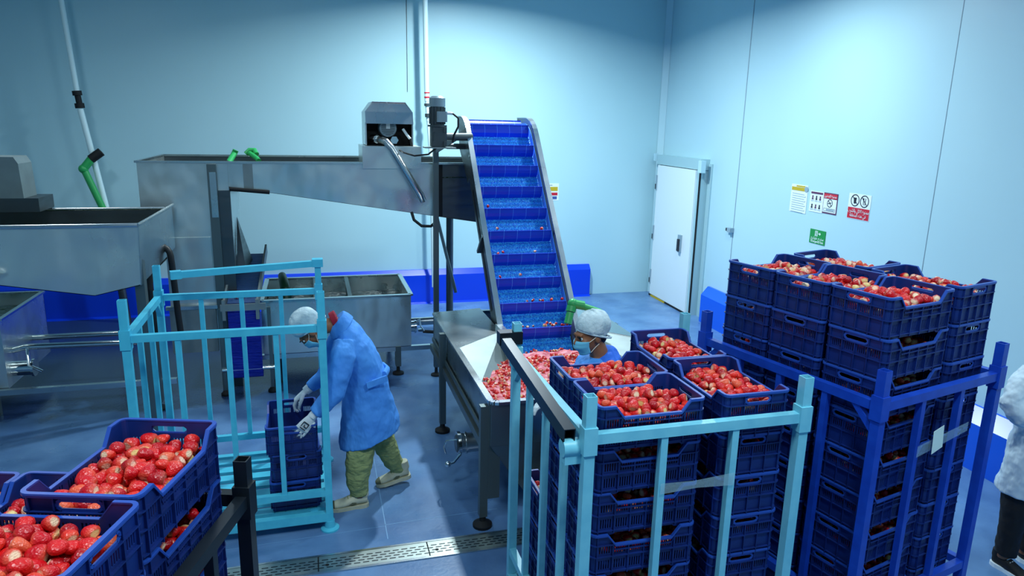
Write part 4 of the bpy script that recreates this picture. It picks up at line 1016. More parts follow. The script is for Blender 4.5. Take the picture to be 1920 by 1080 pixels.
m = MB(LO); m.tube([(lx1, 7.4, .55), (lx1+.10, 7.4, .575), (-1.60, 7.4, .56)], .028, 14); m.tube([(lx1, 7.9, .52), (-1.6, 7.9, .52)], .028, 14); m.build('long_pipe', M['chrome'], lt, smooth=True)
m = MB(LO); m.tube([(lx1, 7.36, .38), (lx1+.16, 7.36, .38)], .07, 20); m.tube([(lx1+.16, 7.36, .38), (lx1+.18, 7.36, .38)], .085, 20); m.tube([(lx1+.13, 7.36, .57), (lx1+.15, 7.30, .42), (lx1+.26, 7.28, .36)], .016, 10); m.build('valve_body', M['chrome'], lt, smooth=True)
m = MB(LO); m.beam((lx0, 7.16, .22), (-1.36, 7.16, .22), .05, .05); m.build('frame_rail', M['steel_s'], lt)
for x in (-1.62, -2.9):
    m = MB(LO); m.beam((x, 7.16, .0), (x, 7.16, .5 if x > -2 else .25), .05, .05); m.build('leg', M['frame'], lt)
# plates between hose and chute, pipe stand
# ================================================================== SERVICE PIPES on the back wall
pp = thing('water_pipe', 'white vertical pipe with black couplings, left side of back wall', 'pipe', (-2.85, 10.3, 2.5))
PO = (-2.85, 10.3, 2.5)
m = MB(PO); m.tube([(-2.93, 10.32, 5.3), (-2.80, 10.3, 3.0)], .032, 14); m.tube([(-2.785, 10.3, 2.80), (-2.60, 10.28, 1.50)], .036, 14); m.build('pipe', M['pvc'], pp, smooth=True); m = MB(PO); m.tube([(-2.60, 10.28, 1.5), (-2.50, 10.28, .0)], .05, 14); m.build('lower_pipe', M['steel_d'], pp, smooth=True)
m = MB(PO); m.tube([(-2.803, 10.3, 3.02), (-2.798, 10.3, 2.965)], .055, 14); m.tube([(-2.798, 10.3, 2.965), (-2.787, 10.3, 2.86)], .036, 14); m.tube([(-2.790, 10.3, 2.87), (-2.785, 10.3, 2.81)], .055, 14); m.build('coupling', M['black'], pp, smooth=True)
g = thing('green_supply_pipe', 'dark green pipe slanting up to a black capped elbow, on back wall', 'pipe', (-2.7, 10.2, 1.9)); GO = (-2.7, 10.2, 1.9)
m = MB(GO); m.tube([(-2.545, 10.2, 1.3), (-2.79, 10.2, 2.04)], .042, 14); m.ball((-2.80, 10.2, 2.06), .058); m.tube([(-2.80, 10.2, 2.06), (-2.69, 10.22, 2.20)], .05, 14); m.build('pipe', M['green'], g, smooth=True)
m = MB(GO); m.tube([(-2.71, 10.22, 2.18), (-2.585, 10.24, 2.275)], .056, 14); m.build('end_cap', M['black'], g, smooth=True)
p2 = thing('water_pipe', 'white vertical pipe with two red bands behind the elevator motor', 'pipe', (1.65, 10.35, 2.5)); QO = (1.65, 10.35, 2.5)
m = MB(QO); m.tube([(1.585, 10.35, 5.3), (1.615, 10.35, 3.02)], .036, 14); m.tube([(1.615, 10.35, 3.02), (1.635, 10.35, 2.74)], .032, 14); m.tube([(1.635, 10.35, 2.74), (1.675, 10.35, 2.1), (1.70, 10.35, .3)], .028, 14); m.build('pipe', M['pvc'], p2, smooth=True)
m = MB(QO); m.tube([(1.614, 10.35, 3.085), (1.6145, 10.35, 3.065)], .040, 14); m.tube([(1.6135, 10.35, 3.145), (1.614, 10.35, 3.13)], .040, 14); m.build('red_band', M['red'], p2, smooth=True)
m = MB(QO); m.tube([(1.618, 10.35, 2.99), (1.62, 10.35, 2.955)], .046, 14); m.tube([(1.628, 10.35, 2.85), (1.63, 10.35, 2.80)], .046, 14); m.build('coupling', M['motor'], p2, smooth=True)

# ================================================================== SIGNS on the right wall
uX = Vector((-math.sin(RA), -math.cos(RA), 0)); uN = Vector((-math.cos(RA), math.sin(RA), 0))
def wall_mat(y, z, d=.002, tilt=0):
    m = Matrix((uX, Vector((0, 0, 1)), uN)).transposed().to_4x4(); m = m @ Matrix.Rotation(tilt, 4, 'Z'); m.translation = rw(y, z, 0) + uN*d
    return m
def sign(name, label, y, z):
    t = thing(name, label, 'sign'); t.matrix_world = wall_mat(y, z); return t
def panel(t, nm, mt, x0, x1, y0, y1, z=0, th=.002):
    m = MB(); m.bb(x0, x1, y0, y1, z, z+th); return m.build(nm, mt, t)
def text(t, s, mt, x, y, h, nm='lettering', w=None, z=.003, al='CENTER', bold=0):
    c = bpy.data.curves.new(nm, 'FONT'); c.body = s; c.size = h; c.align_x = al; c.align_y = 'CENTER'; c.extrude = .0004; c.offset = bold
    c.materials.append(mt); o = bpy.data.objects.new(nm, c); COL.objects.link(o); o.parent = t; o.location = (x, y, z)
    if w: o.scale = (w, 1, 1)
    me = bpy.data.meshes.new_from_object(o); q = bpy.data.objects.new(nm, me); COL.objects.link(q); q.parent = t; q.location = o.location; q.scale = o.scale
    bpy.data.objects.remove(o); bpy.data.curves.remove(c); return q
U = lambda *a: ''.join(chr(i) if i > 99 else ' ' for i in a)
EXIT_AR = U(0xFE89, 0xFEAD, 0xFE8D, 0xFEEE, 0xFEC3, 32, 0xFE9D, 0xFEAE, 0xFEA8, 0xFEE3)
NOEAT = U(0xFE8F, 0xFEAE, 0xFEB8, 0xFEDF, 0xFE8D, 0xFEED, 32, 0xFEDE, 0xFEDB, 0xFEFB, 0xFE8D, 32, 0xFEC9, 0xFEEE, 0xFEE8, 0xFEE4, 0xFEE3)
INAREA = U(0xFE94, 0xFED8, 0xFEC4, 0xFEE8, 0xFEE4, 0xFEDF, 0xFE8D, 32, 0xFEE9, 0xFEAC, 0xFEEB, 32, 0xFEF2, 0xFED3)
NOSMOKE = U(0xFEE6, 0xFEF4, 0xFEA7, 0xFEAA, 0xFE98, 0xFEDF, 0xFE8D, 32, 0xFEC9, 0xFEEE, 0xFEE8, 0xFEE4, 0xFEE3)
def ringp(t, cx, cy, ro, ri, mt, nm='ring', z=.002):
    m = MB(); n = 32; vs = []
    for zz in (z, z+.001):
        for r_ in (ro, ri):
            for k in range(n): vs.append((cx+r_*math.cos(2*math.pi*k/n), cy+r_*math.sin(2*math.pi*k/n), zz))
    fs = []
    for k in range(n):
        j = (k+1) % n; fs += [(2*n+k, 2*n+j, 3*n+j, 3*n+k), (k, j, 2*n+j, 2*n+k), (n+j, n+k, 3*n+k, 3*n+j)]
    m.add(vs, fs); return m.build(nm, mt, t)
def bars(t, mt, segs, nm='bar', z=.003, w=.004):
    m = MB()
    for (x0, y0, x1, y1) in segs: m.beam((x0, y0, z), (x1, y1, z), w, .001, up=(0, 0, 1))
    return m.build(nm, mt, t)
# hygiene notice with yellow header
t = sign('notice_board', 'white notice sheet with yellow header and printed lines, leftmost sign on right wall', 6.99, 1.972)
panel(t, 'sheet', M['signwhite'], -.15, .15, -.165, .155); panel(t, 'header', M['gold'], -.14, .13, .085, .125, .002); panel(t, 'header_strip', M['gold'], -.06, .10, .13, .145, .002)
ringp(t, .125, .11, .032, .0, M['signgrey'], 'badge', .004)
bars(t, M['signgrey'], [(-.12, y, .10+.02*(k % 2), y-.004) for k, y in enumerate([.05-.026*i for i in range(9)])], 'printed_line', w=.006)
bars(t, M['ink'], [(.118, .05-.026*i, .124, .05-.026*i) for i in range(1, 9, 2)], 'bullet', w=.007)
# protective clothing poster
t = sign('safety_poster', 'small poster with six little clothing pictures under a plum header', 6.675, 1.965)
panel(t, 'sheet', M['signwhite'], -.115, .115, -.115, .115); panel(t, 'header', M['plum'], -.10, .10, .085, .107, .002)
for j in range(2):
    for i in range(3):
        cx, cy = -.066+.064*i, .045-.095*j
        m = MB(); m.box((cx, cy+.008, .003), (.020, .026, .001)); m.box((cx, cy-.016, .003), (.028, .018, .001)); m.build('pictogram', M['ink'] if (i+j) % 2 else M['plum'], t)
        bars(t, M['signgrey'], [(cx-.025, cy-.034-.008*q, cx+.025, cy-.034-.008*q) for q in range(2)], 'caption', w=.003)
# no smoking sign
t = sign('no_smoking_sign', 'red headed no smoking sign with crossed cigarette circle and arabic words', 6.447, 1.972)
panel(t, 'sheet', M['plum'], -.115, .115, -.115, .110); panel(t, 'face', M['signwhite'], -.105, .105, -.10, .045, .002); panel(t, 'header', M['signred'], -.105, .105, .052, .100, .002)
text(t, NOSMOKE, M['signwhite'], 0, .076, .042, w=.82, z=.0045)
ringp(t, 0, 0, .044, .036, M['ink'], 'circle', .004); bars(t, M['ink'], [(-.028, .028, .028, -.028), (-.03, -.006, .025, .008)], 'cigarette', .005, .008)
bars(t, M['ink'], [(-.09, -.058, .09, -.058), (-.09, -.086, .09, -.086), (-.09, -.058, -.09, -.086), (.09, -.058, .09, -.086)], 'border', .005, .003); panel(t, 'number_bar', M['signgrey'], -.05, .075, -.08, -.064, .004, .001)
# no food or drink
t = sign('prohibition_sign', 'red arabic panel under two crossed circles, rightmost sign on right wall', 6.008, 1.985)
panel(t, 'red_panel', M['signred'], -.155, .155, -.125, -.012); panel(t, 'white_border', M['signwhite'], -.16, .16, -.13, .13, -.001)
text(t, NOEAT, M['signwhite'], 0, -.045, .05, w=.76, z=.004); text(t, INAREA, M['signwhite'], 0, -.092, .046, w=.8, z=.004)
for cx in (-.065, .07):
    ringp(t, cx, .062, .062, .053, M['ink'], 'circle', .002); bars(t, M['ink'], [(cx-.042, .062+.042, cx+.042, .062-.042)], 'slash', .004, .007)
m = MB(); m.prism([(-.085, .09, .003), (-.045, .09, .003), (-.052, .03, .003), (-.078, .03, .003)], (0, 0, .001)); m.build('cup', M['ink'], t)
bars(t, M['ink'], [(.055, .095, .06, .025), (.085, .095, .078, .025), (.05, .095, .05, .075), (.06, .095, .06, .075)], 'cutlery', .003, .006)
# emergency exit
t = sign('exit_sign', 'green emergency exit sign low on the right wall', 6.585, 1.583)
panel(t, 'green_panel', M['signgreen'], -.132, .132, -.078, .078, 0, .003)
m = MB(); m.bb(-.045, -.038, .005, .065, .003, .004); m.bb(-.045, .0, .058, .065, .003, .004); m.bb(-.007, .0, .005, .065, .003, .004); m.box((-.022, .048, .0035), (.012, .012, .001)); m.beam((-.022, .04, .0035), (-.026, .022, .0035), .008, .001); m.beam((-.026, .022, .0035), (-.034, .006, .0035), .005, .001); m.beam((-.026, .022, .0035), (-.012, .008, .0035), .005, .001)
m.build('running_figure', M['signwhite'], t)
m = MB(); m.bb(.008, .034, .032, .040, .003, .004); m.prism([(.032, .054, .003), (.052, .036, .003), (.032, .018, .003)], (0, 0, .001)); m.build('arrow', M['signwhite'], t)
text(t, EXIT_AR, M['signwhite'], 0, -.018, .044, z=.0035); text(t, 'Emergency Exit', M['signwhite'], 0, -.055, .034, z=.0035, bold=.0004)
# small wall switch and its conduit
t = thing('wall_switch', 'small grey switch box on the right wall right of the door', 'switch'); t.matrix_world = wall_mat(8.34, 1.40)
panel(t, 'box', M['signgrey'], -.02, .06, -.03, .03, 0, .06); panel(t, 'rocker', M['ink'], -.07, -.02, -.02, .02, 0, .05)
# notice beside the elevator on the back wall
t = thing('notice_board', 'small notice with yellow, red and blue bands on back wall right of elevator', 'sign', (3.655, 10.649, 1.70)); t.rotation_euler = (R(90), 0, 0)
panel(t, 'sheet', M['signwhite'], -.10, .10, -.14, .13); panel(t, 'yellow_band', M['gold'], -.08, .08, .01, .075, .002); panel(t, 'red_band', M['signred'], -.08, .08, -.06, -.015, .002); panel(t, 'blue_band', M['blueprint'], -.06, .07, -.12, -.075, .002)
bars(t, M['ink'], [(-.07, .10, -.01, .10)], 'lettering', .003, .006)

# ================================================================== PEOPLE
def frame(fwd, up):
    f = Vector(fwd).normalized(); u = Vector(up); r_ = f.cross(u).normalized(); u = r_.cross(f)
    return Matrix((r_, f, u)).transposed()                     # local x right, y forward, z up
def xf(mb, mt4): mb.v = [tuple(mt4 @ Vector(v)) for v in mb.v]; return mb
def soft(o, vox, it=6, disp=None):
    m_ = o.modifiers.new('remesh', 'REMESH'); m_.mode = 'VOXEL'; m_.voxel_size = vox; m_.use_smooth_shade = True
    s = o.modifiers.new('smooth', 'SMOOTH'); s.factor = .5; s.iterations = it
    if disp:
        tx = bpy.data.textures.new('folds', 'CLOUDS'); tx.noise_scale = disp[0]; tx.noise_depth = 2
        d = o.modifiers.new('folds', 'DISPLACE'); d.texture = tx; d.strength = disp[1]; d.mid_level = .5
    return o
def loft(mb, secs, n=28, mi=0, pw=1.0):
    """secs: (centre, half axis vector a, half axis vector b)"""
    vs = []
    for c, a, b in secs:
        c, a, b = Vector(c), Vector(a), Vector(b)
        for k in range(n):
            t = 2*math.pi*k/n; ca, sa = math.cos(t), math.sin(t)
            vs.append(c + a*(abs(ca)**pw*(1 if ca > 0 else -1)) + b*(abs(sa)**pw*(1 if sa > 0 else -1)))
    fs = [(i*n+k, i*n+(k+1) % n, (i+1)*n+(k+1) % n, (i+1)*n+k) for i in range(len(secs)-1) for k in range(n)]
    fs += [tuple(range(n))[::-1], tuple((len(secs)-1)*n+k for k in range(n))]
    return mb.add(vs, fs, mi)
def head(person, body, C, fwd, up, net=1.0, mask=True, hair=True):
    """adds skull, face, ears to the body mesh and makes hair net, mask, eyes as children"""
    T = Matrix.Translation(Vector(C)) @ frame(fwd, up).to_4x4(); h = MB()
    h.ball((0, -.015, .035), (.075, .093, .082)); h.ball((0, .018, -.025), (.062, .075, .085)); h.ball((0, .045, -.085), (.042, .042, .030))
    h.tube([(0, .086, .022), (0, .098, .0), (0, .112, -.024), (0, .096, -.036)], [.008, .010, .014, .010], 10); h.ball((-.011, .096, -.033), .009); h.ball((.011, .096, -.033), .009)
    h.ball((0, .080, .026), (.052, .016, .012)); h.ball((0, .088, -.058), (.024, .012, .009)); h.ball((0, .086, -.069), (.021, .012, .008))
    for s in (-1, 1): h.ball((s*.076, -.012, -.012), (.009, .022, .032)); h.ball((s*.040, .065, -.022), (.022, .022, .020))
    xf(h, T); body.add(h.v, h.f)
    for s in (-1, 1):
        e = MB(); e.ball((s*.030, .078, .004), .0100, 0, 14, 10); e.ball((s*.030, .0845, .003), .0068, 1, 12, 8); e.tube([(s*.018, .0875, .010), (s*.030, .0905, .012), (s*.042, .084, .009)], .0035, 8, mi=1); xf(e, T); e.build('eye', [M['signwhite'], M['ink']], person, smooth=True)
        b = MB(); b.tube([(s*.014, .096, .020), (s*.030, .097, .026), (s*.048, .086, .021)], [.003, .004, .002], 8); xf(b, T); b.build('eyebrow', M['hair'], person, smooth=True)
    g = MB(); nu, nv = 40, 22; vs = []; k_ = net
    for i in range(nv+1):
        t = math.pi*i/nv
        for k in range(nu):
            a = 2*math.pi*k/nu; x, y, z = .094*k_*math.sin(t)*math.cos(a), .113*k_*math.sin(t)*math.sin(a), .098*k_*math.cos(t)
            wr = 1 + .022*math.sin(a*9+t*3) + .018*math.sin(a*4-t*5)
            x, y, z = x*wr, y*wr-.034, z*wr+.056
            pl = .018 + (y)*.50                                  # edge plane: high at brow, low at nape
            if z < pl: s_ = .93; z = pl - .004; x *= s_; y = (y+.02)*s_-.02
            vs.append((x, y, z))
    g.add(vs, [(i*nu+k, i*nu+(k+1) % nu, (i+1)*nu+(k+1) % nu, (i+1)*nu+k) for i in range(nv) for k in range(nu)])
    e = [(.084*k_*math.cos(a), .102*k_*math.sin(a)-.032, .018+(.102*k_*math.sin(a)-.032)*.50) for a in [2*math.pi*q/30 for q in range(31)]]
    g.tube(e, [.006+.0015*(q % 2) for q in range(31)], 8, cap=False)
    xf(g, T); g.build('hair_net', M['net'], person, smooth=True, fix=False)
    if hair:
        q = MB(); q.ball((0, -.060, -.028), (.062, .046, .048)); q.ball((0, -.088, -.030), (.030, .028, .022)); q.ball((.058, -.005, .0), (.012, .016, .028)); q.ball((-.058, -.005, .0), (.012, .016, .028)); xf(q, T); q.build('hair', M['hair'], person, smooth=True)
    if mask:
        q = MB(); nu, nv = 20, 14; vs = []
        for j in range(nv+1):
            z = -.006 - .100*j/nv
            for i in range(nu+1):
                a = R(-78 + 156*i/nu); f = j/nv
                rx = .071 - .014*f; ry = .062 + .030*math.sin(math.pi*min(1, f*1.1+.12))
                pleat = .0025*math.sin(f*18)
                zz = z - (.012 if abs(a) > .6 else 0)*(1-f)*0 + .022*(abs(a)/1.36)**2*(f-.4)
                vs.append((rx*math.sin(a), .030 + (ry+pleat)*math.cos(a), zz))
        q.add(vs, [(j*(nu+1)+i, j*(nu+1)+i+1, (j+1)*(nu+1)+i+1, (j+1)*(nu+1)+i) for j in range(nv) for i in range(nu)])
        xf(q, T); mk = q.build('face_mask', M['mask'], person, smooth=True, fix=False); so = mk.modifiers.new('thick', 'SOLIDIFY'); so.thickness = .003
        for s in (-1, 1):
            q = MB(); q.tube([(s*.068, .046, -.018), (s*.074, .015, -.004), (s*.082, -.012, .014), (s*.086, -.030, .004)], .0022, 6); q.tube([(s*.060, .042, -.088), (s*.070, .010, -.060), (s*.080, -.014, -.042)], .0022, 6); xf(q, T); q.build('ear_loop', M['strap'], person, smooth=True)
def hand(person, wrist, d, w, n, curl=25, side=1, mt='glove', s=1.0, name='glove', cuff=True):
    """palm along d, width along w, fingers bend towards n; thumb on side*w"""
    wrist = Vector(wrist); d = Vector(d).normalized(); w = Vector(w); w = (w - d*w.dot(d)).normalized(); n_ = d.cross(w); n_ = n_ if n_.dot(Vector(n)) > 0 else -n_
    m = MB()
    loft(m, [(wrist-d*.03*s, w*.030*s, n_*.024*s), (wrist, w*.029*s, n_*.021*s), (wrist+d*.03*s, w*.036*s, n_*.019*s), (wrist+d*.065*s, w*.042*s, n_*.017*s), (wrist+d*.092*s, w*.041*s, n_*.014*s)], 18)
    for i, (ln, off) in enumerate(((.86, -.031), (1.0, -.0105), (.95, .010), (.74, .030))):
        p = wrist + d*(.082-.004*abs(i-1))*s + w*off*-side*s; a = 8+4*i; pts = [p]; rs = [.0115*s]
        for L_, c_ in ((.044, .7), (.028, 1.2), (.022, 1.0)):
            a += curl*c_; dd = d*math.cos(R(a)) + n_*math.sin(R(a)) + w*(-side)*(i-1.5)*.035
            p = p + dd.normalized()*L_*ln*s; pts.append(p); rs.append((.0108, .0100, .0085)[len(rs)-1]*s)
        m.tube(pts, rs, 10); m.ball(pts[-1], rs[-1]); [m.ball(q, r_*1.02) for q, r_ in zip(pts[:-1], rs[:-1])]
    p = wrist + d*.018*s + w*side*.026*s; p1 = p + (d*.55+w*side*.75+n_*.35).normalized()*.045*s; p2 = p1 + (d*.85+w*side*.30+n_*.5).normalized()*.032*s; p3 = p2 + (d*.8+n_*.6).normalized()*.024*s
    m.tube([p, p1, p2, p3], [.016*s, .013*s, .011*s, .009*s], 10); m.ball(p1, .013*s); m.ball(p2, .011*s); m.ball(p3, .009*s)
    o = m.build(name, M[mt], person); soft(o, .0035, 3)
    if cuff:
        q = MB(); q.tube([wrist-d*.045*s, wrist-d*.02*s, wrist-d*.004*s], [.034*s, .033*s, .031*s], 18, ell=[.8]*3, up=w); q.build('glove_cuff', M[mt], person, smooth=True)
    return o
def shoe(person, heel, toe, lift=0, mt='shoe', acc='shoe_d', H_=.085, s=1.0):
    heel, toe = Vector(heel), Vector(toe); L = (toe-heel); ln = L.length; f = L.normalized(); w = f.cross(Vector((0, 0, 1))).normalized(); u = w.cross(f)
    w = w*s; P = lambda t, z: heel + f*ln*t + u*z*s
    m = MB()
    loft(m, [(P(.02, .05), w*.024, u*.032), (P(.10, .056), w*.034, u*.042), (P(.28, .058), w*.036, u*.046), (P(.45, .048), w*.038, u*.038), (P(.62, .038), w*.043, u*.028), (P(.80, .032), w*.043, u*.022), (P(.93, .028), w*.032, u*.018), (P(.99, .024), w*.014, u*.010)], 20)
    loft(m, [(P(.12, .07), f*.040, w*.034), (P(.14, .105), f*.044, w*.036), (P(.15, .125), f*.045, w*.038)], 16)
    o = m.build('shoe', M[mt], person); soft(o, .006, 3)
    q = MB(); out = [P(.0, 0)+w*.0]; pr_ = [(-.01, .020), (.05, .034), (.15, .040), (.35, .036), (.55, .044), (.78, .048), (.92, .038), (1.0, .018)]
    poly = [P(t, 0)+w*x for t, x in pr_] + [P(t, 0)-w*x for t, x in pr_[::-1]]
    q.prism(poly, u*.026); q.build('sole', M['signwhite'] if mt != 'shoe' else M[mt], o)
    q = MB()
    for k in range(5): t = .30+.07*k; z = .098-.010*k; q.tube([P(t, z)+w*.022, P(t+.01, z+.006), P(t, z)-w*.022], .003, 6)
    q.build('laces', M['olive'] if mt == 'shoe' else M['signwhite'], o, smooth=True)
    q = MB()
    for sd in (-1, 1): loft(q, [(P(.42, .040)+w*sd*.030, f*.035, u*.012), (P(.42, .040)+w*sd*.037, f*.030, u*.010)], 12)
    loft(q, [(P(.86, .034), w*.044, u*.017), (P(.95, .030), w*.030, u*.014), (P(1.0, .026), w*.013, u*.009)], 16); q.build('shoe_panel', M[acc], o, smooth=True)
    return o
# ---------------------------------------------------------------- the bending worker
w1 = thing('person', 'person in a long blue coat, olive trousers and white hair net, bending over crates', 'person', (0, 0, 0))
X = Vector((1, 0, 0)); Y = Vector((0, 1, 0)); Z = Vector((0, 0, 1))
yc = 4.88
body = MB()
body.tube([(.19, yc, 1.27), (.12, yc, 1.355), (.03, yc, 1.345), (-.02, yc, 1.34)], [.075, .057, .055, .06], 18)
loft(body, [((.18, yc, 1.26), (.05, 0, .06), (0, .15, 0)), ((.25, yc, 1.08), (.09, 0, .04), (0, .15, 0)), ((.31, yc, .85), (.12, 0, .02), (0, .15, 0)), ((.31, yc, .70), (.12, 0, 0), (0, .16, 0))])
body.tube([(.27, yc-.08, .74), (.24, yc-.10, .40), (.235, yc-.11, .08)], [.085, .06, .042], 16)
body.tube([(.35, yc+.10, .74), (.44, yc+.15, .38), (.555, yc+.165, .11)], [.085, .06, .042], 16)
body.tube([(.17, yc-.17, 1.22), (.10, yc-.25, .94), (-.045, yc-.27, .81)], [.05, .042, .03], 14)
body.tube([(.15, yc+.16, 1.20), (.06, yc+.19, .95), (-.09, yc+.17, .83)], [.05, .042, .03], 14)
head(w1, body, (-.062, yc, 1.325), (-.45, .10, -.88), (-.88, 0, .45), net=1.0, hair=False)
soft(body.build('body', M['skin'], w1), .0075, 2)
c = MB()
S1 = [((.130, yc, 1.385), (.040, 0, .045), (0, .062, 0)), ((.155, yc, 1.335), (.060, 0, .062), (0, .115, 0)), ((.185, yc, 1.275), (.085, 0, .068), (0, .185, 0)), ((.225, yc, 1.19), (.118, 0, .062), (0, .205, 0)),
      ((.270, yc, 1.06), (.140, 0, .045), (0, .200, 0)), ((.300, yc, .94), (.155, 0, .030), (0, .190, 0)), ((.312, yc, .82), (.172, 0, .015), (0, .195, 0)), ((.320, yc, .70), (.190, 0, .030), (0, .210, 0)),
      ((.325, yc+.01, .60), (.208, 0, .050), (0, .225, 0)), ((.326, yc+.02, .505), (.226, 0, .070), (0, .240, 0))]
loft(c, S1, 36)
c.tube([(.165, yc-.15, 1.275), (.150, yc-.215, 1.19), (.118, yc-.25, 1.06), (.085, yc-.265, .955), (.02, yc-.275, .885), (-.045, yc-.28, .825)], [.07, .080, .076, .070, .060, .050], 20)
c.tube([(.155, yc+.15, 1.26), (.12, yc+.20, 1.14), (.07, yc+.205, .99), (.01, yc+.19, .90), (-.085, yc+.165, .835)], [.07, .075, .068, .058, .046], 20)
soft(c.build('coat', M['coat'], w1), .009, 3, (.13, .030))
q = MB()                                        # folded collar of the coat
loft(q, [((.118, yc, 1.390), (.052, 0, .060), (0, .072, 0)), ((.137, yc, 1.360), (.066, 0, .070), (0, .100, 0)), ((.160, yc, 1.325), (.076, 0, .074), (0, .130, 0))], 30); soft(q.build('coat_collar', M['coat'], w1), .007, 2)
q = MB(); q.tube([(.128, yc, 1.395), (.088, yc, 1.378)], [.066, .064], 24); soft(q.build('shirt_collar', M['redcloth'], w1), .006, 2)
q = MB(); q.box((.37, yc-.205, .985), (.15, .012, .045), rot=Euler((0, R(-12), R(14))).to_matrix()); q.build('pocket_flap', M['coat'], w1)
q = MB(); q.tube([(.43, yc-.10, .99), (.462, yc, .995), (.44, yc+.10, .99)], .020, 10, ell=[1.6]*3); q.build('half_belt', M['coat'], w1, smooth=True)
t_ = MB()
t_.tube([(.29, yc-.07, .62), (.262, yc-.085, .50), (.238, yc-.10, .34), (.222, yc-.105, .20), (.232, yc-.105, .115)], [.095, .102, .098, .082, .060], 20)
t_.tube([(.34, yc+.10, .62), (.39, yc+.12, .50), (.45, yc+.15, .34), (.505, yc+.16, .20), (.545, yc+.165, .125)], [.095, .098, .088, .072, .055], 20)
for kx, ky, kz, r_ in ((.232, yc-.105, .125, .066), (.545, yc+.165, .135, .058)): t_.tube([(kx, ky, kz), (kx, ky, kz-.03)], r_, 16)
loft(t_, [((.32, yc, .60), (.12, 0, 0), (0, .15, 0)), ((.31, yc, .72), (.11, 0, 0), (0, .13, 0))], 24)
soft(t_.build('trousers', M['olive'], w1), .009, 3, (.06, .022))
shoe(w1, (.295, yc-.105, 0), (.015, yc-.115, 0), s=1.18); shoe(w1, (.64, yc+.16, .05), (.375, yc+.15, .002), s=1.18)
g1 = hand(w1, (-.075, yc-.285, .795), (-.66, -.18, -.72), (-.74, 0, .66), (-.1, 1, -.35), 14, side=-1, s=1.08)
hand(w1, (-.115, yc+.16, .815), (-.72, .05, -.62), (.1, 1, 0), (-.4, 0, -.9), 26, side=-1, s=1.05)
# black emblem on the back of the left glove
e = MB(); p = Vector((-.118, yc-.325, .757)); dv = Vector((-.66, -.18, -.72)).normalized(); wv = Vector((-.74, 0, .66)); wv = (wv-dv*wv.dot(dv)).normalized()
for a_, b_ in (((-.022, .022), (.012, .022)), ((-.022, .022), (-.022, -.018)), ((-.022, -.018), (.006, -.018)), ((.006, -.018), (.006, .004)), ((.006, .004), (-.008, .004)), ((.022, .024), (.022, -.020))):
    e.beam(p+dv*a_[0]+wv*a_[1], p+dv*b_[0]+wv*b_[1], .0055, .004, up=(0, -1, 0))
e.build('emblem', M['ink'], g1)

# ---------------------------------------------------------------- the worker behind the centre rack
w2 = thing('person', 'person with white hair net, pale mask and blue coat standing at the hopper', 'person', (0, 0, 0))
yc = 3.94; xc = 1.70
body = MB()
body.tube([(1.70, yc, 1.25), (1.70, yc, 1.34), (1.665, yc, 1.42), (1.65, yc, 1.46)], [.09, .060, .057, .06], 18)
loft(body, [((xc, yc, 1.28), (.08, 0, 0), (0, .15, 0)), ((xc, yc, 1.0), (.10, 0, 0), (0, .15, 0)), ((xc, yc, .80), (.11, 0, 0), (0, .16, 0))])
for s in (-1, 1): body.tube([(xc, yc+s*.09, .84), (xc, yc+s*.09, .45), (xc, yc+s*.09, .08)], [.085, .06, .042], 16)
for s in (-1, 1): body.tube([(xc, yc+s*.17, 1.24), (xc-.05, yc+s*.19, .98), (xc-.22, yc+s*.12, .99)], [.05, .042, .03], 14)
head(w2, body, (1.630, yc, 1.468), (-.95, -.14, -.20), (-.2, 0, 1), net=1.03)
soft(body.build('body', M['skin'], w2), .0075, 2)
c = MB()
loft(c, [((1.700, yc, 1.335), (.075, 0, .015), (0, .085, 0)), ((1.690, yc, 1.30), (.105, 0, .010), (0, .150, 0)), ((1.685, yc, 1.255), (.125, 0, 0), (0, .195, 0)), ((1.68, yc, 1.16), (.135, 0, 0), (0, .200, 0)), ((1.69, yc, 1.0), (.130, 0, 0), (0, .185, 0)), ((1.70, yc, .80), (.150, 0, 0), (0, .195, 0)), ((1.70, yc, .55), (.180, 0, 0), (0, .215, 0))], 32)
for s in (-1, 1): c.tube([(1.68, yc+s*.16, 1.25), (1.66, yc+s*.205, 1.14), (1.64, yc+s*.205, 1.00), (1.56, yc+s*.17, .98), (1.47, yc+s*.13, .99)], [.065, .074, .066, .056, .046], 18)
soft(c.build('coat', M['coat'], w2), .009, 3, (.11, .03))
q = MB(); loft(q, [((1.722, yc, 1.355), (.066, 0, .030), (0, .076, 0)), ((1.712, yc, 1.330), (.098, 0, .040), (0, .110, 0)), ((1.715, yc, 1.305), (.112, 0, .034), (0, .165, 0)), ((1.72, yc, 1.275), (.105, 0, .02), (0, .17, 0))], 30); soft(q.build('coat_collar', M['coat2'], w2), .008, 2, (.09, .02))
t_ = MB()
for s in (-1, 1): t_.tube([(xc, yc+s*.09, .75), (xc, yc+s*.09, .40), (xc, yc+s*.09, .10)], [.10, .085, .065], 18)
soft(t_.build('trousers', M['blackcloth'], w2), .01, 3)
for s in (-1, 1): shoe(w2, (xc+.08, yc+s*.09, 0), (xc-.17, yc+s*.09, 0), mt='blackcloth', acc='black')
for s in (-1, 1): hand(w2, (1.44, yc+s*.125, .99), (-1, 0, -.1), (0, 1, 0), (0, 0, -1), 22, side=-s, s=1.0)

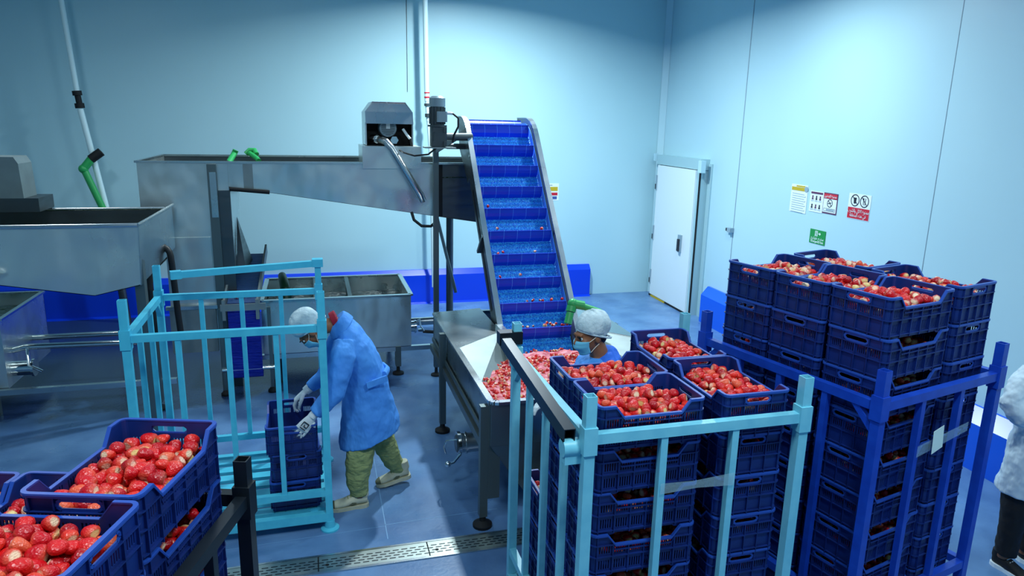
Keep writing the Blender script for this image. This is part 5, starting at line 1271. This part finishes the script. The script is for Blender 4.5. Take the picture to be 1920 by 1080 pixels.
# ---------------------------------------------------------------- the person in white at the right edge
w3 = thing('person', 'person in a white coat and black trousers at the right edge', 'person', (0, 0, 0))
xc, yc = 4.30, 3.02
body = MB()
body.tube([(xc, yc, 1.36), (xc, yc, 1.47), (xc-.02, yc-.0, 1.55)], [.09, .06, .06], 18)
loft(body, [((xc, yc, 1.38), (.15, 0, 0), (0, .08, 0)), ((xc, yc, 1.1), (.14, 0, 0), (0, .10, 0)), ((xc, yc, .85), (.15, 0, 0), (0, .11, 0))])
for s in (-1, 1): body.tube([(xc+s*.09, yc, .88), (xc+s*.09, yc, .47), (xc+s*.09, yc+.02, .08)], [.085, .06, .042], 16)
body.tube([(xc-.17, yc, 1.36), (xc-.32, yc-.02, 1.15), (xc-.12, yc-.16, 1.05)], [.05, .042, .03], 14); body.tube([(xc+.17, yc, 1.36), (xc+.26, yc-.02, 1.12), (xc+.08, yc-.17, 1.06)], [.05, .042, .03], 14)
head(w3, body, (xc-.03, yc-.01, 1.64), (-.45, -.88, -.1), (0, 0, 1), net=1.05)
soft(body.build('body', M['skin'], w3), .0075, 2)
c = MB()
loft(c, [((xc, yc, 1.475), (.075, 0, 0), (0, .070, 0)), ((xc, yc, 1.44), (.15, 0, 0), (0, .095, 0)), ((xc, yc, 1.38), (.195, 0, 0), (0, .115, 0)), ((xc, yc, 1.2), (.195, 0, 0), (0, .125, 0)), ((xc, yc, 1.0), (.185, 0, 0), (0, .13, 0)), ((xc, yc, .80), (.20, 0, 0), (0, .15, 0)), ((xc, yc, .55), (.215, 0, 0), (0, .17, 0))], 32)
c.tube([(xc-.16, yc, 1.37), (xc-.24, yc-.01, 1.29), (xc-.325, yc-.02, 1.17), (xc-.28, yc-.06, 1.10), (xc-.19, yc-.12, 1.06), (xc-.10, yc-.16, 1.05)], [.075, .078, .074, .066, .056, .048], 18)
c.tube([(xc+.16, yc, 1.37), (xc+.23, yc-.01, 1.25), (xc+.26, yc-.02, 1.13), (xc+.17, yc-.11, 1.08), (xc+.09, yc-.16, 1.06)], [.072, .075, .068, .058, .048], 18)
soft(c.build('coat', M['wcoat'], w3), .009, 3, (.09, .035))
t_ = MB()
for s in (-1, 1): t_.tube([(xc+s*.095, yc, .72), (xc+s*.095, yc, .42), (xc+s*.095, yc+.01, .11)], [.105, .080, .060], 18)
soft(t_.build('trousers', M['blackcloth'], w3), .01, 3, (.1, .02))
shoe(w3, (xc-.10, yc+.08, 0), (xc-.07, yc-.19, 0), mt='black', acc='ink'); shoe(w3, (xc+.12, yc+.08, 0), (xc+.15, yc-.18, 0), mt='black', acc='ink')
hand(w3, (xc-.07, yc-.175, 1.05), (1, -.2, -.05), (0, 0, 1), (0, 1, 0), 18, side=1, mt='skin', name='hand', cuff=False); hand(w3, (xc+.06, yc-.18, 1.06), (-1, -.1, 0), (0, 0, 1), (0, 1, 0), 18, side=1, mt='skin', name='hand', cuff=False)

# ------------------------------------------------------------------ all remaining strawberries: one object
def build_stuff():
    nv = sum(len(LOW[v][0]) for v, *_ in STUFF); co = np.empty((nv, 3), np.float32); cl = np.ones((nv, 4), np.float32); fs = []; o = 0
    lv = [np.array(L[0], np.float32) for L in LOW]; lc = [np.array(L[2], np.float32) for L in LOW]
    for v, loc, rot, s in STUFF:
        a = lv[v]; k = len(a); co[o:o+k] = (a*s) @ np.array(rot, np.float32).T + np.array(loc, np.float32); cl[o:o+k] = lc[v]
        fs += [tuple(i+o for i in f) for f in LOW[v][1]]; o += k
    me = bpy.data.meshes.new('strawberries'); me.from_pydata(co.tolist(), [], fs); me.materials.append(M['berry'])
    at = me.color_attributes.new('tint', 'FLOAT_COLOR', 'POINT'); at.data.foreach_set('color', cl.ravel())
    me.polygons.foreach_set('use_smooth', [True]*len(me.polygons)); me.update()
    ob = bpy.data.objects.new('strawberries', me); COL.objects.link(ob)
    tag(ob, 'mass of hulled strawberries filling lower crates, far crates, hopper and conveyor cleats', 'strawberries', kind='stuff')
build_stuff()
print('individual berries', n_ind[0], 'stuff berries', len(STUFF), 'objects', len(bpy.data.objects))
